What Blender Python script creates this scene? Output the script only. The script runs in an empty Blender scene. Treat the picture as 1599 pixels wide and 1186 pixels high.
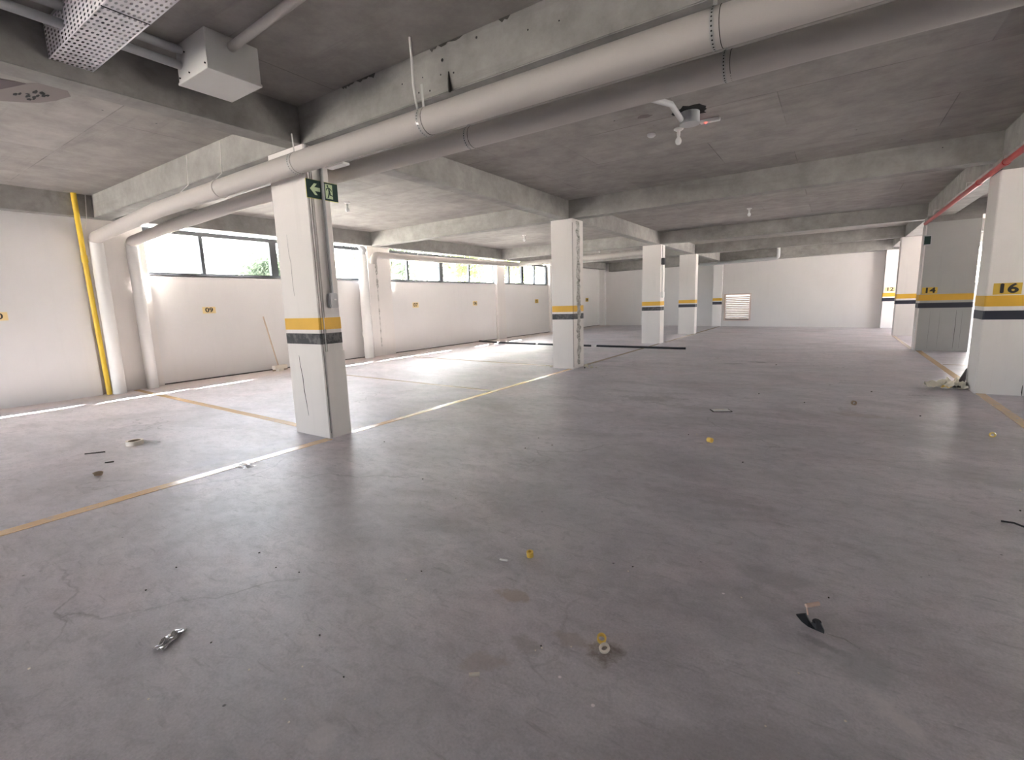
import bpy, bmesh, math, random
from mathutils import Vector, Matrix
random.seed(7)
S = bpy.context.scene
C = S.collection
PI = math.pi

# ------------------------------------------------------------------ camera
CAM = Vector((0, 0, 1.4))
yaw, pitch, roll, FPX = .5916, .1590, -.0317, 747.5
f = Vector((-math.sin(yaw)*math.cos(pitch), math.cos(yaw)*math.cos(pitch), -math.sin(pitch)))
r = Vector((math.cos(yaw), math.sin(yaw), 0)); u = r.cross(f)
r2 = r*math.cos(roll)+u*math.sin(roll); u2 = -r*math.sin(roll)+u*math.cos(roll)
cam = bpy.data.cameras.new('camera'); co = bpy.data.objects.new('camera', cam); C.objects.link(co)
m = Matrix((r2, u2, -f)).transposed().to_4x4(); m.translation = CAM
co.matrix_world = m
cam.sensor_width = 36; cam.lens = 36*FPX/1599; cam.clip_start = .02; cam.clip_end = 400
S.camera = co

# ------------------------------------------------------------------ sky, sun, exposure
SKY, SUN, EXPO = .60, 50.0, 2.82
S.view_settings.view_transform = 'Standard'; S.view_settings.look = 'None'
S.view_settings.gamma = 1; S.view_settings.use_curve_mapping = False
S.view_settings.exposure = EXPO
sun_dir = Vector((1.12, -3.6, -2.17)).normalized()
w = bpy.data.worlds.new('sky'); S.world = w; w.use_nodes = True
nt = w.node_tree; nt.nodes.clear()
sk = nt.nodes.new('ShaderNodeTexSky'); sk.sky_type = 'NISHITA'; sk.sun_disc = False
sk.sun_elevation = math.radians(30); sk.sun_rotation = math.atan2(-sun_dir.x, -sun_dir.y)
sk.air_density = 1.0; sk.dust_density = 2.5
hs = nt.nodes.new('ShaderNodeHueSaturation'); hs.inputs['Saturation'].default_value = .45
bg = nt.nodes.new('ShaderNodeBackground'); bg.inputs[1].default_value = SKY
wo = nt.nodes.new('ShaderNodeOutputWorld')
nt.links.new(sk.outputs[0], hs.inputs['Color']); nt.links.new(hs.outputs[0], bg.inputs[0]); nt.links.new(bg.outputs[0], wo.inputs[0])
sl = bpy.data.lights.new('sun', 'SUN'); sl.energy = SUN; sl.angle = math.radians(.53); sl.color = (1, .965, .92)
so = bpy.data.objects.new('sun', sl); C.objects.link(so)
so.rotation_euler = sun_dir.to_track_quat('-Z', 'Y').to_euler(); so.location = (-15, 30, 20)
def portal(loc, rot, sx, sy):
    a = bpy.data.lights.new('window_portal', 'AREA'); a.shape = 'RECTANGLE'; a.size = sx; a.size_y = sy
    a.cycles.is_portal = True
    o = bpy.data.objects.new('window_portal', a); C.objects.link(o); o.location = loc; o.rotation_euler = rot
portal((-11.3, 11.6, 2.63), (0, -PI/2, 0), 1.1, 16.4)
portal((-9.2, -6.75, 1.5), (PI/2, 0, 0), 3.6, 3.0)
portal((4.5, -6.75, 1.0), (PI/2, 0, 0), .6, 2.0)
portal((8.25, 19.45, 1.3), (0, PI/2, 0), 2.6, 4.9)
portal((8.25, 6.3, .9), (0, PI/2, 0), 1.8, 1.8)

# ------------------------------------------------------------------ materials
def nodes(name):
    mt = bpy.data.materials.new(name); mt.use_nodes = True
    n = mt.node_tree; return mt, n, n.nodes['Principled BSDF']
def plain(name, col, rough=.6, metal=0, emit=None, es=1, spec=.5):
    mt, n, b = nodes(name)
    b.inputs['Base Color'].default_value = (*col, 1); b.inputs['Roughness'].default_value = rough
    b.inputs['Metallic'].default_value = metal; b.inputs['Specular IOR Level'].default_value = spec
    if emit: b.inputs['Emission Color'].default_value = (*emit, 1); b.inputs['Emission Strength'].default_value = es
    return mt
def N(n, t, **k):
    x = n.nodes.new(t)
    for a, v in k.items(): setattr(x, a, v)
    return x
def noise(n, vec, scale, detail=5, rough=.6, dist=0):
    x = N(n, 'ShaderNodeTexNoise'); x.inputs['Scale'].default_value = scale; x.inputs['Detail'].default_value = detail
    x.inputs['Roughness'].default_value = rough; x.inputs['Distortion'].default_value = dist
    n.links.new(vec, x.inputs['Vector']); return x.outputs[0]
def ramp(n, fac, stops):
    x = N(n, 'ShaderNodeValToRGB'); e = x.color_ramp.elements
    while len(e) < len(stops): e.new(.5)
    for i, (p, c) in enumerate(stops):
        e[i].position = p; e[i].color = (*c, 1) if len(c) == 3 else c
    n.links.new(fac, x.inputs[0]); return x.outputs[0]
def g(v): return (v, v, v)
def mixc(n, fac, a, b, mode='MIX'):
    x = N(n, 'ShaderNodeMix', data_type='RGBA', blend_type=mode)
    for s, v in ((0, fac), (6, a), (7, b)):
        if hasattr(v, 'is_linked') or isinstance(v, bpy.types.NodeSocket): n.links.new(v, x.inputs[s])
        else: x.inputs[s].default_value = v if s == 0 else (*v, 1)
    return x.outputs[2]
def mth(n, op, a, b=None, c=None):
    x = N(n, 'ShaderNodeMath', operation=op)
    for i, v in enumerate((a, b, c)):
        if v is None: continue
        if isinstance(v, bpy.types.NodeSocket): n.links.new(v, x.inputs[i])
        else: x.inputs[i].default_value = v
    return x.outputs[0]
def bump(n, b, h, st=.2, d=.01):
    x = N(n, 'ShaderNodeBump'); x.inputs['Strength'].default_value = st; x.inputs['Distance'].default_value = d
    n.links.new(h, x.inputs['Height']); n.links.new(x.outputs[0], b.inputs['Normal'])
def geo(n): return N(n, 'ShaderNodeNewGeometry').outputs['Position']
def scaled(n, vec, s, rot=(0, 0, 0), loc=(0, 0, 0)):
    x = N(n, 'ShaderNodeMapping'); x.inputs['Scale'].default_value = s; x.inputs['Rotation'].default_value = rot
    x.inputs['Location'].default_value = loc
    n.links.new(vec, x.inputs[0]); return x.outputs[0]

def plaster(name, col, var=.06, streak=.05):
    mt, n, b = nodes(name); P = geo(n)
    a = noise(n, P, .8, 4); c = noise(n, scaled(n, P, (7, 7, .6)), 1, 4)
    base = mixc(n, a, [x*(1-var*1.6) for x in col], [min(1, x*(1+var)) for x in col])
    base = mixc(n, ramp(n, c, [(.55, g(0)), (.75, g(streak*8))]), base, [x*.82 for x in col])
    n.links.new(base, b.inputs['Base Color']); b.inputs['Roughness'].default_value = .75
    bump(n, b, noise(n, P, 60, 3), .12, .004); return mt
M = {}
M['wall'] = plaster('white_plaster', (.75, .72, .71), .04, .02)
M['column'] = plaster('white_painted_concrete', (.76, .715, .69), .05, .04)
M['column_grey'] = plaster('grey_concrete', (.43, .425, .41), .08, .05)  # greyer tone for one of the right-hand pillars

def concrete(name, lo, hi, seams=None, seed=0):
    mt, n, b = nodes(name); P = geo(n)
    big = noise(n, scaled(n, P, (.35, .8, 1), loc=(seed, seed, 0)), 1, 4, .55, .6)
    mid = noise(n, scaled(n, P, (3, 3, 3)), 1, 8, .7)
    col = mixc(n, ramp(n, big, [(.3, g(0)), (.7, g(1))]), lo, hi)
    col = mixc(n, .5, col, mixc(n, ramp(n, mid, [(.35, g(0)), (.65, g(1))]), [x*.82 for x in lo], [x*1.12 for x in hi]))
    st = noise(n, scaled(n, P, (.5, 5, 5)), 1, 6, .65, .3)
    col = mixc(n, ramp(n, st, [(.56, g(0)), (.72, g(.45))]), col, [x*.7 for x in lo])
    vo = N(n, 'ShaderNodeTexVoronoi'); vo.inputs['Scale'].default_value = 2.6; n.links.new(P, vo.inputs['Vector'])
    pit = ramp(n, vo.outputs['Distance'], [(.018, g(1)), (.03, g(0))])
    col = mixc(n, pit, col, (.04, .04, .04))
    if seams:
        wv = N(n, 'ShaderNodeTexBrick'); wv.offset = .37
        wv.inputs['Scale'].default_value = 1; wv.inputs['Brick Width'].default_value = seams[0]; wv.inputs['Row Height'].default_value = seams[1]
        wv.inputs['Mortar Size'].default_value = .006; wv.inputs['Mortar Smooth'].default_value = .3
        n.links.new(scaled(n, P, (1, 1, 1), loc=(.6, .35, 0)), wv.inputs['Vector'])
        brk = ramp(n, noise(n, P, 1.1, 4), [(.4, g(.05)), (.62, g(.8))])
        fac = mixc(n, 1.0, wv.outputs['Fac'], brk, 'MULTIPLY')
        col = mixc(n, fac, col, [x*.42 for x in lo])
        # each formwork sheet keeps a tone of its own
        wv.inputs['Color1'].default_value = (.90, .90, .90, 1); wv.inputs['Color2'].default_value = (1.08, 1.08, 1.08, 1)
        wv.inputs['Mortar'].default_value = (1, 1, 1, 1)
        col = mixc(n, 1.0, col, wv.outputs['Color'], 'MULTIPLY')
    n.links.new(col, b.inputs['Base Color']); b.inputs['Roughness'].default_value = .8
    bump(n, b, mid, .25, .006); return mt
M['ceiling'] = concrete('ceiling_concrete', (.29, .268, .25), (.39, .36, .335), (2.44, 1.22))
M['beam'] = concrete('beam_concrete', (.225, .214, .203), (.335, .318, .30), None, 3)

# floor: floated grey screed with patches, scuffs and a few stains of their own shape
FA = 2.08
def floor_mat():
    mt, n, b = nodes('floor_screed'); P = geo(n)
    big = noise(n, scaled(n, P, (.25, .5, 1), rot=(0, 0, .5)), 1, 3, .5, .8)
    mid = noise(n, scaled(n, P, (1.1, 1.9, 1), rot=(0, 0, -.35)), 1, 8, .68, .5)
    fine = noise(n, scaled(n, P, (9, 13, 1), rot=(0, 0, -.4)), 1, 9, .76, .7)
    grain = noise(n, P, 90, 4, .7)
    hue = noise(n, P, .9, 3, .5)
    col = mixc(n, ramp(n, big, [(.3, g(0)), (.7, g(1))]), (.235, .225, .23), (.325, .31, .315))
    col = mixc(n, .55, col, mixc(n, ramp(n, mid, [(.36, g(0)), (.64, g(1))]), (.20, .192, .197), (.36, .345, .35)))
    col = mixc(n, ramp(n, fine, [(.48, g(0)), (.70, g(.55))]), col, (.15, .145, .15))
    col = mixc(n, ramp(n, fine, [(.22, g(.35)), (.42, g(0))]), col, (.42, .405, .41))
    col = mixc(n, .55, col, mixc(n, 1.0, col, ramp(n, grain, [(.3, g(.72)), (.7, g(1.25))]), 'MULTIPLY'))
    scr = noise(n, scaled(n, P, (4, 26, 1), rot=(0, 0, .25)), 1, 7, .7, .3)
    col = mixc(n, ramp(n, scr, [(.58, g(0)), (.70, g(.6))]), col, (.13, .125, .128))
    col = mixc(n, ramp(n, hue, [(.4, g(0)), (.7, g(.35))]), col, (.235, .25, .25))
    col = mixc(n, ramp(n, hue, [(.25, g(.3)), (.45, g(0))]), col, (.31, .26, .265))
    dark = ramp(n, noise(n, scaled(n, P, (.55, .9, 1), loc=(3, 7, 0)), 1, 6, .6, 1.0), [(.52, g(0)), (.7, g(.5))])
    col = mixc(n, dark, col, (.145, .14, .142))
    # white cement specks and dark pits
    vo = N(n, 'ShaderNodeTexVoronoi'); vo.inputs['Scale'].default_value = 5.5; n.links.new(P, vo.inputs['Vector'])
    gate = ramp(n, noise(n, P, 2.2, 2), [(.5, g(0)), (.58, g(1))])
    sp = mixc(n, 1, ramp(n, vo.outputs['Distance'], [(.03, g(.7)), (.05, g(0))]), gate, 'MULTIPLY')
    col = mixc(n, sp, col, (.55, .53, .52))
    vo2 = N(n, 'ShaderNodeTexVoronoi'); vo2.inputs['Scale'].default_value = 3.7; n.links.new(scaled(n, P, (1, 1, 1), loc=(4, 2, 0)), vo2.inputs['Vector'])
    col = mixc(n, ramp(n, vo2.outputs['Distance'], [(.018, g(.9)), (.03, g(0))]), col, (.05, .05, .05))
    # hairline cracks / trowel arcs
    vc = N(n, 'ShaderNodeTexVoronoi', feature='DISTANCE_TO_EDGE'); vc.inputs['Scale'].default_value = .55
    dv = N(n, 'ShaderNodeVectorMath', operation='ADD'); n.links.new(P, dv.inputs[0])
    nz = N(n, 'ShaderNodeTexNoise'); nz.inputs['Scale'].default_value = 1.4; nz.inputs['Detail'].default_value = 6
    n.links.new(P, nz.inputs['Vector']); n.links.new(nz.outputs[1], dv.inputs[1]); n.links.new(dv.outputs[0], vc.inputs['Vector'])
    crk = mixc(n, 1, ramp(n, vc.outputs['Distance'], [(.002, g(.6)), (.006, g(0))]), ramp(n, noise(n, P, .7, 3), [(.5, g(0)), (.6, g(1))]), 'MULTIPLY')
    col = mixc(n, crk, col, (.1, .095, .095))
    # individual stains: x, y, rx, ry, angle, colour, strength
    wob = noise(n, P, 7, 6, .7)
    wet = None
    for (x, y, rx, ry, an, c, s) in [
        (-1.20, 1.75, .10, .05, .2, (.20, .155, .12), .75), (-.69, 1.63, .10, .07, .3, (.085, .065, .05), .95), (-.80, 1.62, .12, .06, .1, (.19, .16, .14), .6),
        (-1.08, 1.32, .11, .06, .6, (.21, .175, .15), .6), (-.98, 1.50, .10, .05, .2, (.16, .145, .135), .6),
        (-1.32, .78, .085, .06, .2, (.36, .345, .335), .5), (.25, 1.86, .13, .055, -.9, (.37, .355, .345), .7),
        (-2.1, 6.6, .5, .3, .2, (.13, .125, .125), .6), (-1.5, 6.3, .5, .16, -.2, (.15, .14, .14), .5), (-.55, 6.2, .5, .16, 0, (.15, .14, .14), .5),
        (-1.27, 11.3, .28, .13, 0, (.06, .06, .06), .85), (-1.68, 10.85, .3, .1, .2, (.09, .09, .09), .7), (-2.2, 11.2, .16, .08, .2, (.12, .12, .12), .6),
        (.3, 6.7, .35, .18, 0, (.17, .145, .13), .6), (-4.5, 2.55, .9, .16, .6, (.19, .18, .185), .35), (-3.9, 9.6, .4, .05, .2, (.11, .1, .1), .6),
        (-.45, 3.4, .3, .07, .2, (.15, .145, .145), .5), (.1, 3.1, .25, .07, -.2, (.15, .145, .145), .5), (.05, 2.12, .12, .03, -.3, (.10, .10, .105), .7),
        (-.2, 2.55, .2, .1, .1, (.17, .165, .17), .5), (.15, 2.05, .22, .12, .3, (.17, .18, .18), .5)]:
        v = scaled(n, P, (1, 1, 0))
        mp = N(n, 'ShaderNodeMapping', vector_type='TEXTURE'); mp.inputs['Location'].default_value = (x, y, 0)
        mp.inputs['Rotation'].default_value = (0, 0, an); mp.inputs['Scale'].default_value = (rx, ry, 1)
        n.links.new(v, mp.inputs[0])
        ln = N(n, 'ShaderNodeVectorMath', operation='LENGTH'); n.links.new(mp.outputs[0], ln.inputs[0])
        d = mth(n, 'MULTIPLY_ADD', wob, 3.6, mth(n, 'ADD', ln.outputs['Value'], -1.75))
        fac = ramp(n, d, [(.45, g(s*.8)), (1.0, g(0))])
        col = mixc(n, fac, col, c)
    # beige dusty margin along the window wall, where the coating stops
    sx = N(n, 'ShaderNodeSeparateXYZ'); n.links.new(P, sx.inputs[0])
    edge = mth(n, 'MULTIPLY_ADD', mid, .25, sx.outputs[0])
    col = mixc(n, ramp(n, mth(n, 'MULTIPLY_ADD', edge, 1/1.4, 11.1/1.4), [(.55, g(.55)), (.85, g(0))]), col, (.30, .255, .22))
    col = mixc(n, 1.0, col, (FA*1.04, FA*.985, FA*1.02), 'MULTIPLY')
    n.links.new(col, b.inputs['Base Color'])
    n.links.new(ramp(n, fine, [(.3, g(.38)), (.7, g(.56))]), b.inputs['Roughness'])
    b.inputs['Specular IOR Level'].default_value = .95
    hh = mth(n, 'ADD', mth(n, 'MULTIPLY', grain, .25), fine)
    bump(n, b, hh, .25, .004); return mt
M['floor'] = floor_mat()
def paint(name, col, wear, rough=.55, under=(.3, .29, .29)):
    mt, n, b = nodes(name); P = geo(n)
    k = ramp(n, noise(n, scaled(n, P, (9, 9, 9)), 1, 7, .75), [(wear-.05, g(1)), (wear+.06, g(0))])
    k2 = noise(n, P, 3, 4)
    c = mixc(n, k2, [x*.85 for x in col], [min(1, x*1.1) for x in col])
    n.links.new(mixc(n, k, c, under), b.inputs['Base Color']); b.inputs['Roughness'].default_value = rough
    return mt
M['yellow_band'] = paint('yellow_band_paint', (.74, .42, .04), .25)
M['black_worn'] = paint('worn_black_band_paint', (.03, .03, .035), .47, .6, (.11, .105, .105))
M['black_band'] = paint('black_band_paint', (.018, .018, .035), .2, .45)
M['line'] = paint('yellow_floor_paint', (.78, .53, .29), .38, .22, (.50, .46, .42))
M['line_thin'] = paint('faded_floor_paint', (.66, .55, .44), .42, .24, (.50, .48, .46))
M['sign_yellow'] = plain('number_yellow', (.66, .43, .06), .6)
M['pale_yellow'] = plain('number_pale_yellow', (.84, .66, .34), .6)
M['ink'] = plain('stencil_black', (.03, .025, .02), .6)
M['pvc'] = plaster('painted_pipe', (.47, .435, .41), .03, .0)
M['pvc_white'] = plaster('white_painted_pipe', (.74, .72, .70), .03, .0)
M['pvc_grey'] = plain('grey_plastic', (.45, .45, .46), .45)
M['box_grey'] = plaster('box_paint', (.64, .62, .60), .04, .02)
M['steel'] = plain('galvanised_steel', (.42, .41, .40), .45, .6)
M['hole'] = plain('dark_hole', (.02, .02, .02), .9)
M['tray'] = plain('perforated_tray_paint', (.80, .77, .79), .5)
M['white'] = plain('white_plastic', (.82, .80, .78), .4)
M['lampglass'] = plain('frosted_bulb', (.85, .84, .82), .25)
M['led'] = plain('red_led', (.6, .02, .02), .4, 0, (1, .03, .02), 3)
M['gas'] = plain('yellow_pipe_paint', (.70, .47, .03), .4)
M['red'] = plain('red_pipe_paint', (.40, .022, .018), .4)
M['frame'] = plain('dark_window_frame', (.035, .038, .045), .5)
M['slat'] = plain('pink_white_louvre', (.62, .50, .46), .6)
M['slat_shaded'] = plain('shaded_pale_slat', (.13, .085, .075), .6)  # inner-side shade of the pale slats put into a dark colour
M['signgreen'] = plain('sign_dark_green', (.008, .035, .028), .3)
M['signglow'] = plain('sign_pale_green', (.52, .62, .38), .5)
M['signedge'] = plain('sign_edge', (.60, .55, .12), .4)
M['brass'] = plain('yellow_plastic_ring', (.90, .62, .13), .35)
M['cream'] = plain('cream_paper', (.88, .80, .70), .7)
M['peach'] = plain('peach_wood', (.80, .58, .48), .6)
M['blackp'] = plain('black_plastic', (.012, .012, .016), .45)
M['brown'] = plain('cardboard', (.34, .25, .18), .8)
M['foil'] = plain('silver_foil', (.65, .65, .68), .18, .9)
M['wood'] = plain('broom_wood', (.52, .40, .31), .6)
M['render_chip'] = plain('plaster_chip', (.62, .58, .48), .9)
M['crack'] = plain('crack_dark', (.06, .055, .05), .9)  # dark tone for cracks, joints and chips
M['pebble_dark'] = plain('dark_crumb', (.04, .035, .03), .9)
M['patch'] = plain('raw_ceiling_patch', (.24, .21, .20), .95)
M['asphalt'] = plain('outside_ground', (.66, .63, .58), .9)
M['mauve'] = plain('dark_mauve', (.10, .075, .08), .8)
def rough_plaster():
    mt, n, b = nodes('crumbled_plaster'); P = geo(n)
    a = noise(n, P, 22, 8, .75, .6)
    n.links.new(ramp(n, a, [(.38, (.14, .135, .12)), (.46, (.42, .40, .37)), (.58, (.62, .60, .57))]), b.inputs['Base Color'])
    b.inputs['Roughness'].default_value = .95; bump(n, b, a, .9, .03); return mt
M['crumble'] = rough_plaster()
def glass():
    mt, n, b = nodes('window_glass'); n.nodes.remove(b)
    t = N(n, 'ShaderNodeBsdfTransparent'); t.inputs[0].default_value = (.97, .985, .98, 1)
    gl = N(n, 'ShaderNodeBsdfGlossy'); gl.inputs['Roughness'].default_value = .02
    mx = N(n, 'ShaderNodeMixShader'); mx.inputs[0].default_value = .05
    n.links.new(t.outputs[0], mx.inputs[1]); n.links.new(gl.outputs[0], mx.inputs[2])
    n.links.new(mx.outputs[0], n.nodes['Material Output'].inputs[0]); return mt
M['glass'] = glass()
def film():
    mt, n, b = nodes('clear_film'); n.nodes.remove(b)
    t = N(n, 'ShaderNodeBsdfTransparent'); gl = N(n, 'ShaderNodeBsdfGlossy'); gl.inputs['Roughness'].default_value = .12
    mx = N(n, 'ShaderNodeMixShader'); mx.inputs[0].default_value = .4
    n.links.new(t.outputs[0], mx.inputs[1]); n.links.new(gl.outputs[0], mx.inputs[2])
    n.links.new(mx.outputs[0], n.nodes['Material Output'].inputs[0]); return mt
M['film'] = film()
def leafmat(name, col):
    mt, n, b = nodes(name)
    b.inputs['Base Color'].default_value = (*col, 1); b.inputs['Roughness'].default_value = .7; b.inputs['Specular IOR Level'].default_value = .08
    tr = N(n, 'ShaderNodeBsdfTranslucent'); tr.inputs[0].default_value = (*[min(1, x*1.6) for x in col], 1)
    mx = N(n, 'ShaderNodeMixShader'); mx.inputs[0].default_value = .5
    n.links.new(b.outputs[0], mx.inputs[1]); n.links.new(tr.outputs[0], mx.inputs[2])
    n.links.new(mx.outputs[0], n.nodes['Material Output'].inputs[0]); return mt
M['leaf_a'] = leafmat('leaf_yellow_green', (.115, .14, .065)); M['leaf_b'] = leafmat('leaf_grey_green', (.085, .105, .075))
M['bark'] = plain('bark', (.25, .2, .16), .9)

# ------------------------------------------------------------------ mesh helpers
def link(name, me, mt, parent=None, smooth=False):
    if mt is not None: me.materials.append(mt)
    if smooth:
        for p in me.polygons: p.use_smooth = True
    o = bpy.data.objects.new(name, me); C.objects.link(o)
    if parent is not None: o.parent = parent; o.matrix_parent_inverse = parent.matrix_world.inverted()
    return o
def obj(name, bm, mt, parent=None, smooth=False, auto=None):
    me = bpy.data.meshes.new(name); bm.normal_update(); bm.to_mesh(me); bm.free()
    o = link(name, me, mt, parent, smooth)
    if auto is not None:
        for p in me.polygons: p.use_smooth = True
        me.set_sharp_from_angle(angle=auto)
    return o
def tag(o, label=None, cat=None, group=None, kind=None):
    if label: o['label'] = label
    if cat: o['category'] = cat
    if group: o['group'] = group
    if kind: o['kind'] = kind
    return o
def empty(name, loc, label, cat, group=None, rot=(0, 0, 0)):
    o = bpy.data.objects.new(name, None); C.objects.link(o); o.location = loc; o.rotation_euler = rot
    o.empty_display_size = .1
    bpy.context.view_layer.update()
    return tag(o, label, cat, group)
def box(bm, x0, x1, y0, y1, z0, z1):
    v = [bm.verts.new(p) for p in ((x0,y0,z0),(x1,y0,z0),(x1,y1,z0),(x0,y1,z0),(x0,y0,z1),(x1,y0,z1),(x1,y1,z1),(x0,y1,z1))]
    for q in ((0,3,2,1),(4,5,6,7),(0,1,5,4),(1,2,6,5),(2,3,7,6),(3,0,4,7)): bm.faces.new([v[i] for i in q])
def bx(*a, bev=0):
    bm = bmesh.new(); box(bm, *a)
    if bev: bmesh.ops.bevel(bm, geom=bm.edges[:], offset=bev, segments=2, affect='EDGES')
    return bm
def tube(bm, pts, rad, seg=16, caps=True):
    """swept tube; rad a number or one per point"""
    pts = [Vector(p) for p in pts]; n = len(pts)
    if not hasattr(rad, '__len__'): rad = [rad]*n
    rings = []; up = None
    for i, p in enumerate(pts):
        t = ((pts[i+1] if i < n-1 else p)-(pts[i-1] if i else p)).normalized()
        if up is None: up = t.orthogonal().normalized()
        up = (up - t*up.dot(t)).normalized(); s = t.cross(up)
        rings.append([bm.verts.new(p+(up*math.cos(2*PI*k/seg)+s*math.sin(2*PI*k/seg))*rad[i]) for k in range(seg)])
    for a, b in zip(rings, rings[1:]):
        for k in range(seg): bm.faces.new((a[k], a[(k+1) % seg], b[(k+1) % seg], b[k]))
    if caps: bm.faces.new(rings[0][::-1]); bm.faces.new(rings[-1])
def tb(pts, rad, seg=16):
    bm = bmesh.new(); tube(bm, pts, rad, seg); return bm
def bend(a, b, c, rad, k=6):
    """quadratic corner a-b-c rounded over distance rad"""
    a, b, c = Vector(a), Vector(b), Vector(c)
    p = b+(a-b).normalized()*rad; q = b+(c-b).normalized()*rad
    return [p.lerp(b, t/k).lerp(b.lerp(q, t/k), t/k) for t in range(k+1)]
def lathe(bm, prof, c, seg=20):
    """profile of (radius, z) about a vertical axis at c"""
    rings = []
    for (rr, z) in prof:
        if rr < 1e-5: rings.append([bm.verts.new((c[0], c[1], c[2]+z))])
        else: rings.append([bm.verts.new((c[0]+rr*math.cos(2*PI*k/seg), c[1]+rr*math.sin(2*PI*k/seg), c[2]+z)) for k in range(seg)])
    for a, b in zip(rings, rings[1:]):
        for k in range(seg):
            va = [a[k % len(a)], a[(k+1) % len(a)]]; vb = [b[(k+1) % len(b)], b[k % len(b)]]
            vs = []
            for v in va+vb:
                if v not in vs: vs.append(v)
            if len(vs) > 2: bm.faces.new(vs)
def lt(prof, c, seg=20):
    bm = bmesh.new(); lathe(bm, prof, c, seg); bmesh.ops.recalc_face_normals(bm, faces=bm.faces[:]); return bm
def prism(poly, z0, z1):
    bm = bmesh.new(); a = [bm.verts.new((x, y, z0)) for x, y in poly]; b = [bm.verts.new((x, y, z1)) for x, y in poly]
    bm.faces.new(a[::-1]); bm.faces.new(b); k = len(poly)
    for i in range(k): bm.faces.new((a[i], a[(i+1) % k], b[(i+1) % k], b[i]))
    return bm
def plate(pts2, t, mat4):
    """a flat outline (in a local x-y plane) given thickness t along local +z, then placed by mat4"""
    bm = bmesh.new(); a = [bm.verts.new(mat4 @ Vector((x, y, 0))) for x, y in pts2]; b = [bm.verts.new(mat4 @ Vector((x, y, t))) for x, y in pts2]
    bm.faces.new(a[::-1]); bm.faces.new(b); k = len(pts2)
    for i in range(k): bm.faces.new((a[i], a[(i+1) % k], b[(i+1) % k], b[i]))
    bmesh.ops.recalc_face_normals(bm, faces=bm.faces[:]); return bm
def blob(c, rad, seed=0, sub=2, sq=(1, 1, 1), amp=.3):
    rnd = random.Random(seed); bm = bmesh.new(); bmesh.ops.create_icosphere(bm, subdivisions=sub, radius=1)
    for v in bm.verts:
        k = 1+rnd.uniform(-amp, amp); v.co = Vector((c[0]+v.co.x*rad*k*sq[0], c[1]+v.co.y*rad*k*sq[1], c[2]+v.co.z*rad*k*sq[2]))
    return bm
def text(name, body, size, mat4, mt, parent, off=.004, xs=1):
    cu = bpy.data.curves.new(name, 'FONT'); cu.body = body; cu.size = size; cu.align_x = 'CENTER'; cu.align_y = 'CENTER'
    cu.extrude = .001
    t = bpy.data.objects.new(name, cu); C.objects.link(t)
    dg = bpy.context.evaluated_depsgraph_get(); me = bpy.data.meshes.new_from_object(t.evaluated_get(dg))
    bpy.data.objects.remove(t); me.name = name; me.materials.clear()
    bm = bmesh.new()
    for k, (dx, dy) in enumerate(((0, 0), (off, 0), (-off, 0), (0, off*.7), (0, -off*.7))):
        m2 = me.copy(); m2.transform(mat4 @ Matrix.Translation((dx, dy, .0004*k)) @ Matrix.Diagonal((xs, 1, 1, 1))); bm.from_mesh(m2)
    return obj(name, bm, mt, parent)
def basis(o, xa, ya):
    xa, ya = Vector(xa), Vector(ya); z = xa.cross(ya); mm = Matrix((xa, ya, z)).transposed().to_4x4(); mm.translation = Vector(o); return mm
def struct(name, bm, mt, parent=None, **k):
    o = obj(name, bm, mt, parent, **k)
    if parent is None: o['kind'] = 'structure'
    return o

# ------------------------------------------------------------------ room shell
ZC, ZB = 3.38, 3.03            # slab soffit, beam soffit
XL, XR, YF = -11.1, 8.0, -6.5
def yback(x): return 25.9+(x+11.1)*(-2.35/12.75)      # the back wall runs slightly askew
YBL, YBR = yback(XL), yback(XR)
def quadprism(poly, z0, z1): return prism(poly, z0, z1)
struct('floor', prism([(XL-.25, YF-.2), (XR+.2, YF-.2), (XR+.2, YBR+.2), (XL-.25, YBL+.2)], -.25, 0), M['floor'])
struct('ceiling', prism([(XL-.47, YF-.2), (XR+.2, YF-.2), (XR+.2, YBR+.2), (XL-.47, YBL+.2)], ZC, ZC+.3), M['ceiling'])
# left wall: solid up to y 3.5, then a parapet under the window band, solid again from y 19.8
SILL, HEAD = 2.16, 2.985
bm = bmesh.new()
box(bm, -11.1, -10.85, YF, 2.95, 0, ZC)
box(bm, XL-.2, XL, YF, 3.5, 0, ZC); box(bm, XL-.2, XL, 3.5, 19.8, 0, SILL); box(bm, XL-.2, XL, 19.8, YBL, 0, ZC)
struct('wall_left', bm, M['wall'])
# back wall with the louvre opening and a window far right
bm = bmesh.new()
def bw(x0, x1, z0, z1, t=.2):
    y0, y1 = yback(x0), yback(x1)
    v = [bm.verts.new(p) for p in ((x0,y0,z0),(x1,y1,z0),(x1,y1+t,z0),(x0,y0+t,z0),(x0,y0,z1),(x1,y1,z1),(x1,y1+t,z1),(x0,y0+t,z1))]
    for q in ((0,3,2,1),(4,5,6,7),(0,1,5,4),(1,2,6,5),(2,3,7,6),(3,0,4,7)): bm.faces.new([v[i] for i in q])
VX0, VX1, VZ0, VZ1 = -4.32, -3.18, .27, 1.50
bw(XL, VX0, 0, ZC); bw(VX0, VX1, 0, VZ0); bw(VX0, VX1, VZ1, ZC); bw(VX1, 3.9, 0, ZC); bw(3.9, 5.6, 0, 1.6); bw(3.9, 5.6, 2.8, ZC); bw(5.6, XR, 0, ZC)
struct('wall_back', bm, M['wall'])
bm = bmesh.new(); box(bm, XR, XR+.2, YF, 5.4, 0, ZC); box(bm, XR, XR+.2, 5.4, 7.2, 1.8, ZC); box(bm, XR, XR+.2, 7.2, 17, 0, ZC)
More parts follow.
